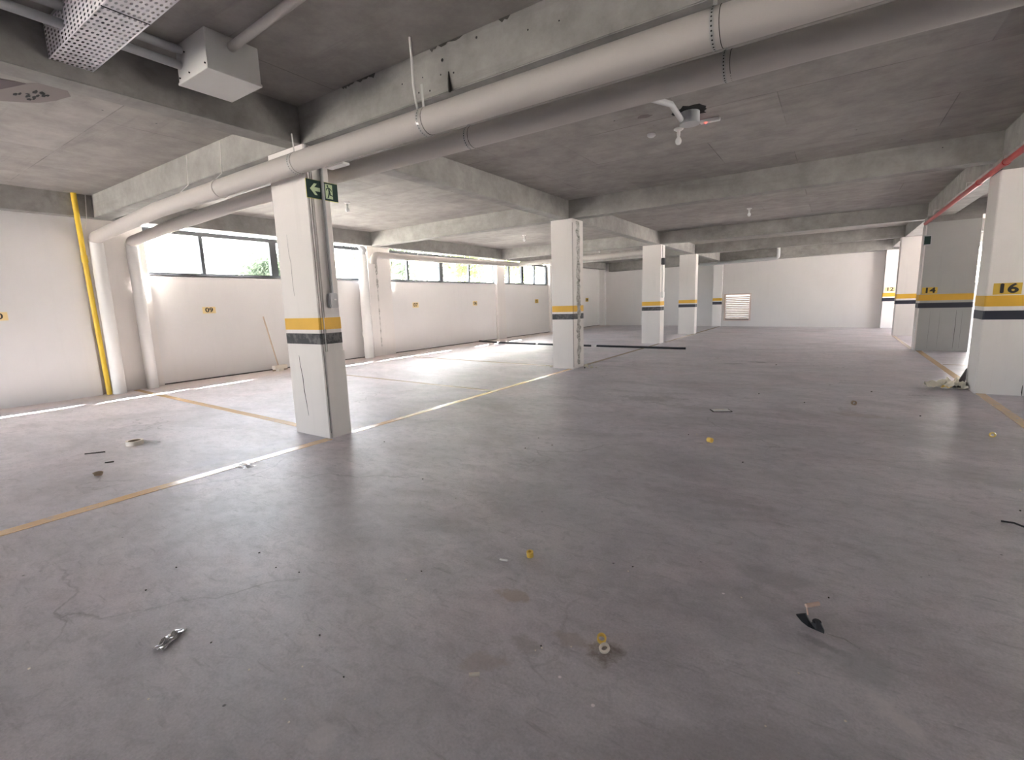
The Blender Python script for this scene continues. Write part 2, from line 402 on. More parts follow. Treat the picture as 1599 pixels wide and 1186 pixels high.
box(bm, XR, XR+.2, 17, 21.9, 2.85, ZC); box(bm, XR, XR+.2, 21.9, YBR, 0, ZC)
struct('wall_right', bm, M['wall'])
bm = bmesh.new(); box(bm, -11.1, -7.4, YF-.2, YF, 3.0, ZC); box(bm, -7.4, 4.2, YF-.2, YF, 0, ZC); box(bm, 4.2, 4.8, YF-.2, YF, 2.0, ZC); box(bm, 4.8, XR, YF-.2, YF, 0, ZC)
struct('wall_front', bm, M['wall'])
# thin dark joint at the foot of the window wall and of the back wall
bm = bmesh.new(); box(bm, XL, XL+.012, 3.95, YBL-.02, 0, .022); struct('baseboard_left', bm, M['crack'])

# wall added behind the back wall to dim the glare through the louvre
struct('wall_added_behind_vent', prism([(-12, yback(-12)+1.6), (3.2, yback(3.2)+1.6), (3.2, yback(3.2)+1.8), (-12, yback(-12)+1.8)], -.26, 3.6), M['beam'])
# ------------------------------------------------------------------ beams
def beam(bm, label):
    return tag(obj('concrete_beam', bm, M['beam']), label, 'beam')
def bb(*a): return bx(*a, bev=.006)
XA0, XA1, XD0, XD1 = -4.76, -4.53, 1.68, 2.09
cross = [(3.10, 3.35, 'above the near column with the exit sign'), (8.95, 9.2, 'above the column with crumbled plaster'),
         (15.05, 15.3, 'above the third column with conduit'), (19.45, 19.7, 'above the fourth and farthest column')]
LB = None
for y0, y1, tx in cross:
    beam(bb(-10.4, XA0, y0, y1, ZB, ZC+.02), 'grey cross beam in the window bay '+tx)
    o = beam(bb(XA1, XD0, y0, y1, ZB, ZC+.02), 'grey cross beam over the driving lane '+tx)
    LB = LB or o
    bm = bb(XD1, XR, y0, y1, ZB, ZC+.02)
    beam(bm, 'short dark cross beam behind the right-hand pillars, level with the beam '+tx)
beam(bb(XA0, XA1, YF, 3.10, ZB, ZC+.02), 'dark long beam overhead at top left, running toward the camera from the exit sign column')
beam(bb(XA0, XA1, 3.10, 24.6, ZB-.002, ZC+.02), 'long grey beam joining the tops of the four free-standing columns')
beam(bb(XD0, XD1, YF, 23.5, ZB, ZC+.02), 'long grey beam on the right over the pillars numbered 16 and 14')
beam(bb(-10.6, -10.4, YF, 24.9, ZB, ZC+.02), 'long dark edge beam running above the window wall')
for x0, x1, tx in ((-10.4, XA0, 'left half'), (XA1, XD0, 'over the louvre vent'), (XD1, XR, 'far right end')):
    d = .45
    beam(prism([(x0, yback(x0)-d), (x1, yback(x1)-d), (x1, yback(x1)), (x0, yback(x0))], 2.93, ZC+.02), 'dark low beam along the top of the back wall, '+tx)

for i, (x, z, rr) in enumerate(((-2.637, 3.268, .012), (-2.66, 3.17, .006), (-2.53, 3.15, .007), (-2.30, 3.325, .009), (-2.90, 3.10, .007), (-2.78, 3.085, .007), (-3.08, 3.21, .006), (-1.86, 3.24, .006), (-2.85, 3.20, .005), (-1.62, 3.22, .005))):
    obj('tie_hole', plate([(rr*math.cos(k*PI/5), rr*math.sin(k*PI/5)) for k in range(10)], .0015, basis((x, 3.0995, z), (1, 0, 0), (0, 0, 1))), M['hole'], LB)
rnd = random.Random(17)
for i, (x, w_) in enumerate(((-3.72, .06), (-3.55, .09), (-3.44, .05), (-3.80, .04), (-2.62, .05), (-2.50, .08), (-2.72, .04), (-2.05, .05))):
    pts_ = [(-w_, .0), (-w_*.4, rnd.uniform(-.03, -.01)), (0, rnd.uniform(-.022, -.008)), (w_*.5, rnd.uniform(-.035, -.012)), (w_, .0)]
    obj('edge_chip', plate(pts_, .002, basis((x, 3.0985, 3.379), (1, 0, 0), (0, 0, 1))), M['crack'], LB)
# ------------------------------------------------------------------ columns
def section(x0, x1, y0, y1, c=.012, grooves=()):
    """rectangle with chamfered corners and, on the +x face, little vertical grooves at given y"""
    p = [(x0+c, y0), (x1-c, y0), (x1, y0+c)]
    for gy in grooves: p += [(x1, gy-.006), (x1-.014, gy-.004), (x1-.014, gy+.004), (x1, gy+.006)]
    p += [(x1, y1-c), (x1-c, y1), (x0+c, y1), (x0, y1-c), (x0, y0+c)]
    return p
def band(parent, x0, x1, y0, y1, z0, z1, mt, name='painted_band'):
    e = .0025
    return obj(name, prism(section(x0-e, x1+e, y0-e, y1+e, .013), z0, z1), mt, parent)
def column(x0, x1, y0, y1, label, ztop=ZB, black='black_band', mt='column', grooves=(), yz=(1.185, 1.31), bz=(1.03, 1.145), name='concrete_column'):
    e = empty(name, ((x0+x1)/2, (y0+y1)/2, 0), label, 'column')
    obj('shaft', prism(section(x0, x1, y0, y1, .012, grooves), 0, ztop), M[mt], e)
    o = band(e, x0, x1, y0, y1, *yz, M['yellow_band']); o['label'] = 'yellow painted band'
    o = band(e, x0, x1, y0, y1, *bz, M[black]); o['label'] = 'black painted band'
    return e
c1 = column(-5.14, -4.50, 3.10, 3.37, 'nearest white concrete column with the green exit sign and switch box', black='black_worn', grooves=(3.14, 3.165))
# cracks and joint lines of column 1
def crack_y(par, pts, y, wd=.004):
    for (a, b) in zip(pts, pts[1:]): pass
    bm = bmesh.new(); L = [(x-wd*(.3+.7*math.sin(PI*i/(len(pts)-1))), z) for i, (x, z) in enumerate(pts)]; Rr = [(x+wd*(.3+.7*math.sin(PI*i/(len(pts)-1))), z) for i, (x, z) in enumerate(pts)]
    a = [bm.verts.new((x, y-.0015, z)) for x, z in L]; b = [bm.verts.new((x, y-.0015, z)) for x, z in Rr]
    c = [bm.verts.new((x, y+.004, z)) for x, z in L]; d = [bm.verts.new((x, y+.004, z)) for x, z in Rr]
    for i in range(len(pts)-1):
        bm.faces.new((a[i], b[i], b[i+1], a[i+1])); bm.faces.new((a[i], a[i+1], c[i+1], c[i])); bm.faces.new((b[i], d[i], d[i+1], b[i+1]))
    return obj('crack', bm, M['crack'], par)
crack_y(c1, [(-4.93, .90), (-4.925, .8), (-4.90, .66), (-4.895, .5), (-4.875, .36), (-4.86, .22)], 3.1, .005)
crack_y(c1, [(-4.93, 2.2), (-4.925, 2.0), (-4.905, 1.9), (-4.91, 1.7), (-4.90, 1.55)], 3.1, .0015)
bm = bx(-4.5, -4.488, 3.125, 3.372, 0, .95, bev=.004); o = obj('lower_casing', bm, M['column'], c1)
obj('corner_strip', tb([(-4.494, 3.112, .06), (-4.494, 3.112, 2.98)], .0025, 6), M['crack'], c1)
obj('corner_strip', tb([(-4.497, 3.150, .95), (-4.497, 3.150, 2.98)], .005, 6), M['white'], c1)
c2 = column(-4.94, -4.45, 8.95, 9.45, 'second white column with a strip of crumbled plaster down its side', black='black_worn')
rnd = random.Random(3)
bm = bmesh.new(); pts = []
for i in range(46):
    z = 3.0-i*.065; pts.append((z, 9.20+rnd.uniform(-.03, .03), rnd.uniform(.05, .10)))
rows = []
for z, yc, hw in pts:
    rows.append([bm.verts.new((-4.452+rnd.uniform(.0, .008), yc-hw, z)), bm.verts.new((-4.443+rnd.uniform(0, .02), yc-hw*.3, z)), bm.verts.new((-4.443+rnd.uniform(0, .022), yc+hw*.4, z)), bm.verts.new((-4.452+rnd.uniform(.0, .008), yc+hw, z))])
for a, b in zip(rows, rows[1:]):
    for k in range(3): bm.faces.new((a[k], a[k+1], b[k+1], b[k]))
bmesh.ops.recalc_face_normals(bm, faces=bm.faces[:])
o = obj('crumbled_strip', bm, M['crumble'], c2); o['label'] = 'rough strip of broken grey plaster'
obj('corner_joint', tb([(-4.452, 8.957, .04), (-4.452, 8.957, 2.95)], .004, 6), M['crack'], c2)
c3 = column(-5.08, -4.50, 15.08, 15.5, 'third white column along the lane with dark conduit boxes on its side', black='black_worn', ztop=ZB-.005)
obj('conduit', tb([(-4.485, 15.2, 1.6), (-4.485, 15.2, 3.0)], .018, 8), M['pvc_white'], c3)
bm = bx(-4.5, -4.40, 15.1, 15.25, 2.42, 2.62, bev=.01); obj('switch_box', bm, M['blackp'], c3)
bm = bx(-4.5, -4.42, 15.1, 15.25, 1.42, 1.60, bev=.01); obj('switch_box', bm, M['white'], c3)
column(-5.09, -4.47, 19.45, 19.8, 'fourth white column, farthest of the free-standing row', ztop=ZB-.005)
# pilaster next to the vent on the back wall
yb = yback(-4.65)
e = empty('wall_pilaster', (-4.65, yb-.05, 0), 'shallow white pilaster with bands just left of the louvre vent', 'pilaster')
obj('shaft', bx(-4.84, -4.44, yb-.16, yb+.03, 0, 2.93, bev=.01), M['wall'], e)
obj('painted_band', bx(-4.843, -4.437, yb-.163, yb+.03, 1.205, 1.33), M['yellow_band'], e)['label'] = 'yellow painted band'
obj('painted_band', bx(-4.843, -4.437, yb-.163, yb+.03, 1.03, 1.165), M['black_band'], e)['label'] = 'black painted band'
# right-hand pillars
def rpillar(x0, x1, y0, y1, label, mt, ztop=ZB-.005):
    return column(x0, x1, y0, y1, label, ztop, mt=mt, yz=(1.16, 1.30), bz=(.99, 1.105), name='concrete_pillar')
p16 = rpillar(1.645, 2.6, 8.75, 9.28, 'large white pillar numbered 16 at the right edge', 'column', 2.86)
# pillar capitals: rough top joint
obj('top_joint', bx(1.66, 2.59, 8.76, 9.27, 2.85, ZB+.01), M['beam'], p16)
for x in (1.80, 1.93, 2.09, 2.2):
    obj('board_mark', bx(x, x+.006, 8.7485, 8.752, .05, .94), M['column'], p16)
crack_y(p16, [(2.10, .14), (2.10, .05), (2.105, .0)], 8.75, .006)
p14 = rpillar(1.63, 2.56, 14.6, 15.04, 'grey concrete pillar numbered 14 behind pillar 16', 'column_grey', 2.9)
obj('top_joint', bx(1.64, 2.55, 14.61, 15.03, 2.89, ZB+.01), M['beam'], p14)
for x in (1.85, 2.02, 2.3, 2.4): crack_y(p14, [(x, .93), (x+.005, .6), (x, .3), (x, .05)], 14.6, .004 if x == 2.3 else .0015)
o = obj('lit_edge', bx(1.622, 1.645, 14.595, 15.045, .0, 2.85), M['column'], p14); o['label'] = 'left edge coloured pale as if lit'  # window light on the left side put into a white strip
o = obj('yellow_edge', bx(1.620, 1.648, 14.593, 15.047, 1.16, 1.30), M['yellow_band'], p14)
o = obj('black_edge', bx(1.620, 1.648, 14.593, 15.047, .99, 1.105), M['black_band'], p14)
p13 = rpillar(1.60, 2.5, 19.4, 19.75, 'white pillar without a number standing behind pillar 14', 'column', ZB-.005)
y12 = yback(1.75)
e = empty('wall_pilaster', (1.8, y12-.1, 0), 'warm white pilaster numbered 12 at the right end of the back wall', 'pilaster')
obj('shaft', bx(1.52, 2.5, y12-.2, y12+.1, 0, 2.93, bev=.01), M['wall'], e)
obj('painted_band', bx(1.516, 2.504, y12-.204, y12+.1, 1.20, 1.34), M['yellow_band'], e)['label'] = 'yellow painted band'
obj('painted_band', bx(1.516, 2.504, y12-.204, y12+.1, 1.02, 1.15), M['black_band'], e)['label'] = 'black painted band'
# pilasters of the window wall
def pil(y0, y1, label, x1=-10.95, ztop=ZB+.0):
    e = empty('wall_pilaster', (x1-.07, (y0+y1)/2, 0), label, 'pilaster')
    obj('shaft', bx(XL-.02, x1, y0, y1, 0, ZC-.001, bev=.008), M['column'], e); return e
pil(2.93, 3.98, 'white pilaster between the yellow pipe and plate 09, behind the two downpipes', -11.0)
q = pil(9.22, 10.05, 'white pilaster with a damaged corner between plates 09 and 07', -10.93)
rnd = random.Random(5)
bm = bmesh.new(); rows = []
for i in range(34):
    z = 2.75-i*.075; h = max(0.001, rnd.uniform(-.02, .045)*(1.2 if z > 1.4 else .6))
    rows.append([bm.verts.new((-10.924+h*.3, 9.50-h, z)), bm.verts.new((-10.926+h*.3, 9.505, z)), bm.verts.new((-10.928, 9.51+h, z))])
for a, b in zip(rows, rows[1:]):
    for k in range(2): bm.faces.new((a[k], a[k+1], b[k+1], b[k]))
o = obj('damaged_corner', bm, M['crumble'], q); o['label'] = 'line of chipped plaster'
pil(15.55, 16.1, 'plain white pilaster between plates 06 and 05', -11.0)
pil(19.8, 20.1, 'thin white pilaster at the far end of the windows', -11.0)
e = empty('wall_pilaster', (-10.98, yback(-11)-.15, 0), 'narrow white pilaster in the far left corner of the hall', 'pilaster')
obj('shaft', bx(XL-.02, -10.78, yback(-11)-.25, yback(-11)+.05, 0, ZC-.001, bev=.008), M['wall'], e)

# ------------------------------------------------------------------ windows of the left wall
def window(n, ys, thick):
    e = bpy.data.objects.new('window_%d' % n, None); C.objects.link(e); e.location = (XL-.12, ys[0], SILL); e['kind'] = 'structure'
    bpy.context.view_layer.update()
    y0, y1 = ys[0], ys[-1]; xo, xi = XL-.15, XL-.05
    obj('window_frame', bx(xo, xi, y0, y1, SILL, SILL+.06, bev=.004), M['frame'], e)
    obj('window_frame', bx(xo, xi, y0, y1, HEAD, HEAD+.085, bev=.004), M['frame'], e)
    for y in ys:
        h = .085 if y in thick else .036
        obj('mullion', bx(xo, xi, y-h, y+h, SILL+.045, HEAD, bev=.004), M['frame'], e)
    for a, b in zip(ys, ys[1:]):
        obj('pane', bx(XL-.105, XL-.097, a+.03, b-.03, SILL+.04, HEAD+.005), M['glass'], e)
window(1, (3.53, 5.05, 6.62, 8.12, 9.3), (6.62,))
window(2, (9.5, 10.97, 12.52, 14.04, 15.6), (12.52,))
window(3, (15.65, 16.63, 17.66, 18.68, 19.75), (17.66, 19.75))
bm = bmesh.new(); box(bm, XL-.22, XL+.0, 3.5, 19.8, SILL-.02, SILL+.002); struct('trim_1', bm, M['wall'])
# roof edge outside: slab rim over the windows (the eave)
struct('trim_2', bx(XL-.50, XL-.44, YF-.2, YBL+.2, ZC-.03, ZC+.45), M['beam'])

# ------------------------------------------------------------------ louvre vent
lv = empty('louvre_vent', (-3.75, yback(-3.75)+.04, VZ0), 'white slatted louvre vent low in the back wall, glowing with daylight', 'vent')
def yb2(x): return yback(x)
ya, ybb = yback(VX0), yback(VX1)
def askew(x0, x1, dy0, dy1, z0, z1):
    return prism([(x0, yback(x0)+dy0), (x1, yback(x1)+dy0), (x1, yback(x1)+dy1), (x0, yback(x0)+dy1)], z0, z1)
for a in ((VX0-.02, VX0+.05, -.03, .1, VZ0, VZ1), (VX1-.05, VX1+.02, -.03, .1, VZ0, VZ1), (VX0+.05, VX1-.05, -.03, .1, VZ1-.05, VZ1+.01), (VX0+.05, VX1-.05, -.03, .1, VZ0-.01, VZ0+.05)):
    obj('vent_frame', askew(*a), M['slat'], lv)
ns = 13
for i in range(ns):
    z = VZ0+.09+i*(VZ1-VZ0-.14)/(ns)
    bm = bmesh.new(); x0, x1 = VX0+.05, VX1-.05
    v = [bm.verts.new(p) for p in ((x0, yback(x0)-.01, z), (x1, yback(x1)-.01, z), (x1, yback(x1)+.09, z-.045), (x0, yback(x0)+.09, z-.045),
                                   (x0, yback(x0)-.01, z+.012), (x1, yback(x1)-.01, z+.012), (x1, yback(x1)+.09, z-.033), (x0, yback(x0)+.09, z-.033))]
    for qd in ((0,3,2,1),(4,5,6,7),(0,1,5,4),(1,2,6,5),(2,3,7,6),(3,0,4,7)): bm.faces.new([v[k] for k in qd])
    obj('slat', bm, M['slat_shaded'], lv)

# ------------------------------------------------------------------ number plates
def number(body, c, axis, label, w, h, mt='pale_yellow', parent=None, size=None, off=.0035, xs=1.2):
    # axis 'x+': plate on a wall facing +x; 'y-': on a face looking toward -y
    if axis == 'x+': mm = basis(c, (0, 1, 0), (0, 0, 1))
    else: mm = basis(c, (1, 0, 0), (0, 0, 1))
    e = empty('number_plate', c, label, 'number plate')
    obj('plate', plate([(-w/2, -h/2), (w/2, -h/2), (w/2, h/2), (-w/2, h/2)], .004, mm), M[mt], e)
    text('numerals', body, size or h*.98, mm @ Matrix.Translation((0, 0, .0055)), M['ink'], e, off, xs)
    return e
number('10', (-10.85, 1.81, 1.445), 'x+', 'small yellow plate cut by the left edge of the picture, left of the yellow pipe', .26, .13)
number('09', (XL, 5.02, 1.455), 'x+', 'small yellow wall plate reading 09 under the brightest window', .26, .135)
number('07', (XL, 11.15, 1.437), 'x+', 'small yellow wall plate reading 07 right of the damaged pilaster', .26, .16)
number('06', (XL, 14.22, 1.435), 'x+', 'small yellow wall plate reading 06, right of plate 07', .26, .16)
number('05', (XL, 18.7, 1.45), 'x+', 'tiny yellow wall plate reading 05 under the farthest window', .28, .17, 'sign_yellow')
number('04', (XL, 24.0, 1.45), 'x+', 'tiny yellow plate beyond the windows near the far left corner', .34, .19, 'sign_yellow')
number('16', (1.842, 8.75, 1.384), 'y-', 'yellow plate reading 16 on the nearest right-hand pillar', .265, .145, 'sign_yellow', size=.165, off=.008, xs=1.25)
number('14', (1.80, 14.6, 1.384), 'y-', 'yellow plate reading 14 on the grey pillar', .27, .145, 'sign_yellow', size=.165, off=.008, xs=1.25)
number('12', (1.72, y12-.2, 1.47), 'y-', 'pale yellow plate reading 12 on the back wall pilaster', .30, .15, 'pale_yellow', size=.18, off=.006, xs=1.3)

# ------------------------------------------------------------------ exit sign
es = empty('exit_sign', (-4.49, 3.26, 2.52), 'dark green exit sign with arrow and running figure on the nearest column', 'sign')
mm = basis((-4.478, 3.085, 2.52), (0, 1, 0), (0, 0, 1)); W_, H_ = .365, .178
obj('sign_panel', plate([(0, 0), (W_, 0), (W_, H_), (0, H_)], .006, basis((-4.486, 3.085, 2.52), (0, 1, 0), (0, 0, 1))), M['signgreen'], es)
obj('sign_rim', plate([(-.004, -.004), (W_+.004, -.004), (W_+.004, H_+.004), (-.004, H_+.004)], .004, basis((-4.490, 3.085, 2.52), (0, 1, 0), (0, 0, 1))), M['signedge'], es)
T = .0015; mz = mm @ Matrix.Translation((0, 0, -.0016))
ar = [(.035, .089), (.085, .145), (.118, .145), (.086, .108), (.150, .108), (.150, .070), (.086, .070), (.118, .033), (.085, .033)]
obj('arrow', plate(ar, T+.0015, mz), M['signglow'], es)
obj('doorway', plate([(.215, .018), (.30, .018), (.30, .162), (.215, .162)], T, mz), M['signglow'], es)
mf = mm @ Matrix.Translation((0, 0, -.0004))
hd = [(.243+.010*math.cos(a*PI/6), .145+.011*math.sin(a*PI/6)) for a in range(12)]
parts = [hd, [(.247, .134), (.262, .128), (.272, .085), (.252, .080)], [(.247, .134), (.226, .118), (.220, .098), (.228, .096), (.234, .112), (.250, .122)],
         [(.262, .130), (.280, .118), (.292, .100), (.284, .096), (.272, .110), (.258, .118)],
         [(.252, .084), (.266, .084), (.258, .050), (.244, .024), (.232, .022), (.244, .052)], [(.262, .088), (.274, .082), (.276, .060), (.300, .056), (.300, .048), (.266, .050), (.260, .070)]]
bm = bmesh.new()
for pp in parts:
    vs = [mf @ Vector((x, y, .0012)) for x, y in pp]; bm.faces.new([bm.verts.new(v) for v in vs])
bmesh.ops.recalc_face_normals(bm, faces=bm.faces[:])
obj('running_figure', bm, M['signgreen'], es)

# conduit and switch on column 1
cd = empty('wall_conduit', (-4.47, 3.29, 1.42), 'grey square conduit with switch box crossing the exit sign', 'conduit')
obj('channel', bx(-4.4895, -4.455, 3.250, 3.275, 1.56, 3.02, bev=.006), M['pvc_grey'], cd)
o = obj('switch_plate', bx(-4.4995, -4.445, 3.215, 3.315, 1.41, 1.565, bev=.008), M['pvc_grey'], cd)
obj('toggle', bx(-4.445, -4.440, 3.262, 3.29, 1.49, 1.505), M['white'], o)

# ------------------------------------------------------------------ big drain pipes
def pipe(name, pts, rad, mt, label, joints=(), cat='pipe', seg=28, jr=1.06):
    e = empty(name, pts[0], label, cat)
    obj('tube', tb(pts, rad, seg), mt, e, auto=.9)
    for a, b in joints: obj('coupling', tb([a, b], rad*jr, seg), mt, e, auto=.9)
    return e
P1Y, P1Z, R1 = 2.90, 2.773, .097
E1 = (-10.62, P1Y+.15, 2.70)
pts = [(6, P1Y, 2.78), (-4.5, P1Y, P1Z), (-7.5, P1Y+.03, 2.765)]+bend((-7.5, P1Y+.03, 2.765), (-10.74, 3.17, 2.745), (-10.74, 3.17, 2.4), .12)+[(-10.74, 3.17, 2.45)]
pa = pipe('drain_pipe', pts, R1, M['pvc'], 'large pale drain pipe running across the picture, nearer and upper of the pair', [((-5.86, P1Y+.012, 2.769), (-5.80, P1Y+.012, 2.769))])
P2Y, P2Z, R2 = 3.62, 2.868, .09
pts = [(6, P2Y, 2.872), (-4, P2Y, P2Z), (-6.6, P2Y, 2.855), (-9.2, P2Y+.04, 2.79)]+bend((-9.2, P2Y+.04, 2.79), (-10.84, 3.72, 2.735), (-10.84, 3.72, 2.4), .12)+[(-10.84, 3.72, 2.45)]
pb = pipe('drain_pipe', pts, R2, M['pvc'], 'large drain pipe passing behind the nearest column, darker and lower of the pair', [((-5.5, P2Y, 2.861), (-5.4, P2Y, 2.861))])
def down(x, y, z1, rad, label, cz=()):
    e = empty('downpipe', (x, y, 0), label, 'pipe')
    obj('tube', tb([(x, y, 0.0), (x, y, z1)], rad, 24), M['pvc_white'], e, auto=.9)
    for z in cz: obj('coupling', tb([(x, y, z), (x, y, z+.12)], rad*1.09, 24), M['pvc_white'], e, auto=.9)
    return e
down(-10.74, 3.17, 2.70, .10, 'thick white downpipe right beside the yellow pipe', ())
down(-10.84, 3.72, 2.70, .095, 'thick white downpipe left of plate 09, at the first window', ())
d3 = down(-10.86, 8.98, 2.83, .13, 'thick white downpipe left of the damaged pilaster', (.62,))
tag(obj('pipe_elbow', tb([(-10.84, 9.0, 2.80), (-10.84, 9.0, 2.9), (-10.82, 9.03, 2.96), (-10.72, 9.20-.42, 3.10), (-10.70, 8.80, 3.16), (-10.70, 8.80, 3.378)], [.085, .085, .082, .08, .08, .08], 20), M['pvc_grey'], None, auto=.9), 'grey crooked pipe bend from the ceiling into the downpipe by the damaged pilaster', 'pipe')
# yellow gas pipe
gp = empty('gas_pipe', (-10.8, 3.0, 0), 'bright yellow vertical pipe in the left corner of the wall', 'pipe')
pts = [(-10.80, 3.03, .0), (-10.77, 2.985, 2.45)]+bend((-10.77, 2.985, 2.45), (-10.74, 2.975, 2.68), (-10.345, 2.865, 3.0), .1)+bend((-10.74, 2.975, 2.68), (-10.35, 2.866, 3.05), (-10.35, 2.866, 3.38), .06)+[(-10.35, 2.866, 3.378)]
obj('tube', tb(pts, .038, 16), M['gas'], gp, auto=.9)
obj('coupling', tb([(-10.775, 2.99, 2.32), (-10.77, 2.985, 2.44)], .046, 16), M['gas'], gp, auto=.9)
# horizontal pipe along the window wall, then turning inward
e = pipe('drain_pipe', [(-10.78, 9.28, 2.60)]+bend((-10.78, 9.28, 2.6), (-10.74, 9.30, 2.84), (-10.74, 16.4, 2.92), .12)+[(-10.72, 12.5, 2.855)]+bend((-10.72, 12.5, 2.855), (-10.68, 16.6, 2.925), (-4, 16.6, 2.95), .2)+[(-5.2, 16.6, 2.97)],
     .088, M['pvc'], 'grey horizontal pipe hung below the far windows beam', [((-10.74, 9.42, 2.842), (-10.73, 10.2, 2.845)), ((-9.9, 16.6, 2.932), (-9.5, 16.6, 2.935))])
for (x, y) in ((-10.73, 11.0), (-10.71, 14.0)):
    obj('hanger', tb([(x, y, 2.9), (x, y, 3.03)], .006, 6), M['steel'], e)
# red sprinkler pipe
e = empty('sprinkler_pipe', (1.62, 8, 2.9), 'glossy red pipe below the right-hand beam', 'pipe')
obj('tube', tb([(1.60, 4.6, 2.87), (1.60, 8, 2.875), (1.60, 14.55, 2.875)], .034, 16), M['red'], e, auto=.9)
for y in (7.0, 8.3, 9.6): obj('pipe_ring', tb([(1.60, y, 2.875), (1.60, y+.06, 2.875)], .042, 16), M['red'], e, auto=.9)
for y in (7.6, 10.5, 13.5): obj('hanger', tb([(1.60, y, 2.9), (1.60, y, 3.03), (1.72, y, 3.035)], .006, 6), M['steel'], e)
# far pipe along the back wall
pipe('drain_pipe', [(-5.4, yback(-5.4)-.62, 2.90), (-2.2, yback(-2.2)-.62, 2.93)]+bend((-2.4, yback(-2.4)-.62, 2.93), (-2.1, yback(-2.1)-.62, 2.93), (-2.1, yback(-2.1)-.62, 3.3), .1)+[(-2.1, yback(-2.1)-.62, 3.378)],
     .07, M['pvc_grey'], 'dark thin pipe along the top of the back wall, turning up into the ceiling', seg=14)

# perforated straps
def strap(y, z, rad, x, top, label, lean=0):
    e = empty('pipe_strap', (x, y, top), label, 'strap')
    bm = bmesh.new(); n = 22; w_ = .022; a = []
    R_ = rad+.003
    prof = [(y-R_*.25-.0, top)]+[(y-R_*math.sin(t), z+R_*math.cos(t)) for t in [PI*k/n*1.9+.05*PI for k in range(n+1)]]
    for yy, zz in prof:
        a.append([bm.verts.new((x+lean*(0 if zz < z+rad else 1)*(zz-z-rad)/.25-w_/2, yy, zz)), bm.verts.new((x+lean*(0 if zz < z+rad else 1)*(zz-z-rad)/.25+w_/2, yy, zz))])
    for p_, q_ in zip(a, a[1:]): bm.faces.new((p_[0], p_[1], q_[1], q_[0]))
    obj('band', bm, M['steel'], e)
    bm = bmesh.new()
    for i in range(20):
        t = .18*PI+i*.075*PI*.9; c = Vector((x, y-(R_+.001)*math.sin(t), z+(R_+.001)*math.cos(t))); nn = Vector((0, -math.sin(t), math.cos(t))); tt = Vector((1, 0, 0)); ss = nn.cross(tt)
        bm.faces.new([bm.verts.new(c+(tt*math.cos(k*PI/3)+ss*math.sin(k*PI/3))*.005) for k in range(6)])
    o = obj('strap_holes', bm, M['hole'], e); o['kind'] = 'stuff'
    obj('joint_ring', tb([(x+.035, y, z), (x+.039, y, z)], rad+.0015, 24), M['crack'], e)
    return e
strap(P1Y, P1Z, R1, -2.66, 3.03, 'perforated strap round the upper pipe below the hanging white cord')
strap(P1Y, 2.776, R1, -.605, 3.03, 'wide perforated strap round the upper pipe near the top edge of the picture')
strap(P1Y, P1Z, R1, -4.33, 3.03, 'thin strap round the upper pipe just left of the exit sign')
strap(P2Y, P2Z, R2, -2.80, 3.378, 'thin strap round the lower pipe, left one')
strap(P2Y, P2Z+.003, R2, -.68, 3.378, 'perforated strap round the lower pipe, nearer the picture top')
tag(obj('cord', tb([(-2.755, 2.88, 3.378), (-2.752, 2.885, 3.2), (-2.748, 2.88, 3.05), (-2.742, 2.89, 2.95), (-2.735, 2.90, 2.868)], .009, 8), M['pvc_white'], None), 'white cord hanging from the ceiling down to the upper pipe', 'cord')
tag(obj('wire', tb([(-2.56, 3.08, 3.02), (-2.57, 3.093, 3.06), (-2.575, 3.095, 3.12), (-2.578, 3.097, 3.17)], [.012, .014, .010, .003], 6), M['pebble_dark'], None), 'short dark wire end sticking up beside the hanging white cord', 'wire')
tag(obj('wire', tb([(-10.36, 3.02, 3.375), (-10.4, 3.0, 3.0), (-10.62, 3.02, 2.86)], .006, 6), M['pvc_white'], None), 'thin white wire beside the yellow pipe top', 'wire')
for x, l in ((-6.9, 'left'), (-6.05, 'right')):
    tag(obj('wire', tb([(x, 3.09, 3.36), (x+.01, 3.06, 3.0), (x, 2.93, 2.86)], .005, 6), M['pvc_white'], None), 'thin pale wire against the beam left of the nearest column, %s one of two' % l, 'wire')
# white boards tucked over the pipes by column 1
tag(obj('white_board', bx(-4.10, -3.84, 3.04, 3.12, 2.715, 2.735, bev=.003), M['white'], None), 'small white board lying between the two pipes right of the exit sign', 'board')

# ------------------------------------------------------------------ junction box, thin pipes, perforated tray
jb = empty('junction_box', (-4.0, 2.1, 3.11), 'grey square box hanging under the ceiling at top left', 'box')
obj('body', bx(-4.24, -3.79, 1.915, 2.30, 3.115, ZC, bev=.004), M['box_grey'], jb)
obj('cover', bx(-4.245, -3.785, 1.91, 2.305, 3.107, 3.125, bev=.002), M['box_grey'], jb)
for (x, z) in ((-4.21, 3.15), (-4.06, 3.15), (-4.1, 3.30), (-3.82, 3.15)):
    obj('screw', tb([(x, 1.916, z), (x, 1.908, z)], .006, 8), M['hole'], jb)
tag(obj('thin_pipe', tb([(-3.795, 2.097, 3.31), (-2.6, 2.05, 3.32), (-.5, 1.99, 3.335)], .031, 16), M['pvc'], None, auto=.9), 'thin pale pipe entering the right side of the junction box', 'pipe')
for i, (x, z, l) in enumerate(((-4.19, 3.235, 'lower'), (-4.15, 3.325, 'upper'))):
    tag(obj('thin_pipe', tb([(x, 1.92, z), (x, .2, z), (x, -2.0, z)], .03, 14), M['pvc_grey'], None, auto=.9), '%s of two grey pipes behind the perforated tray, ending in the box' % l, 'pipe')
tr = empty('perforated_tray', (-3.5, 1.36, 3.13), 'white perforated cable tray hanging at the top left corner', 'cable tray')
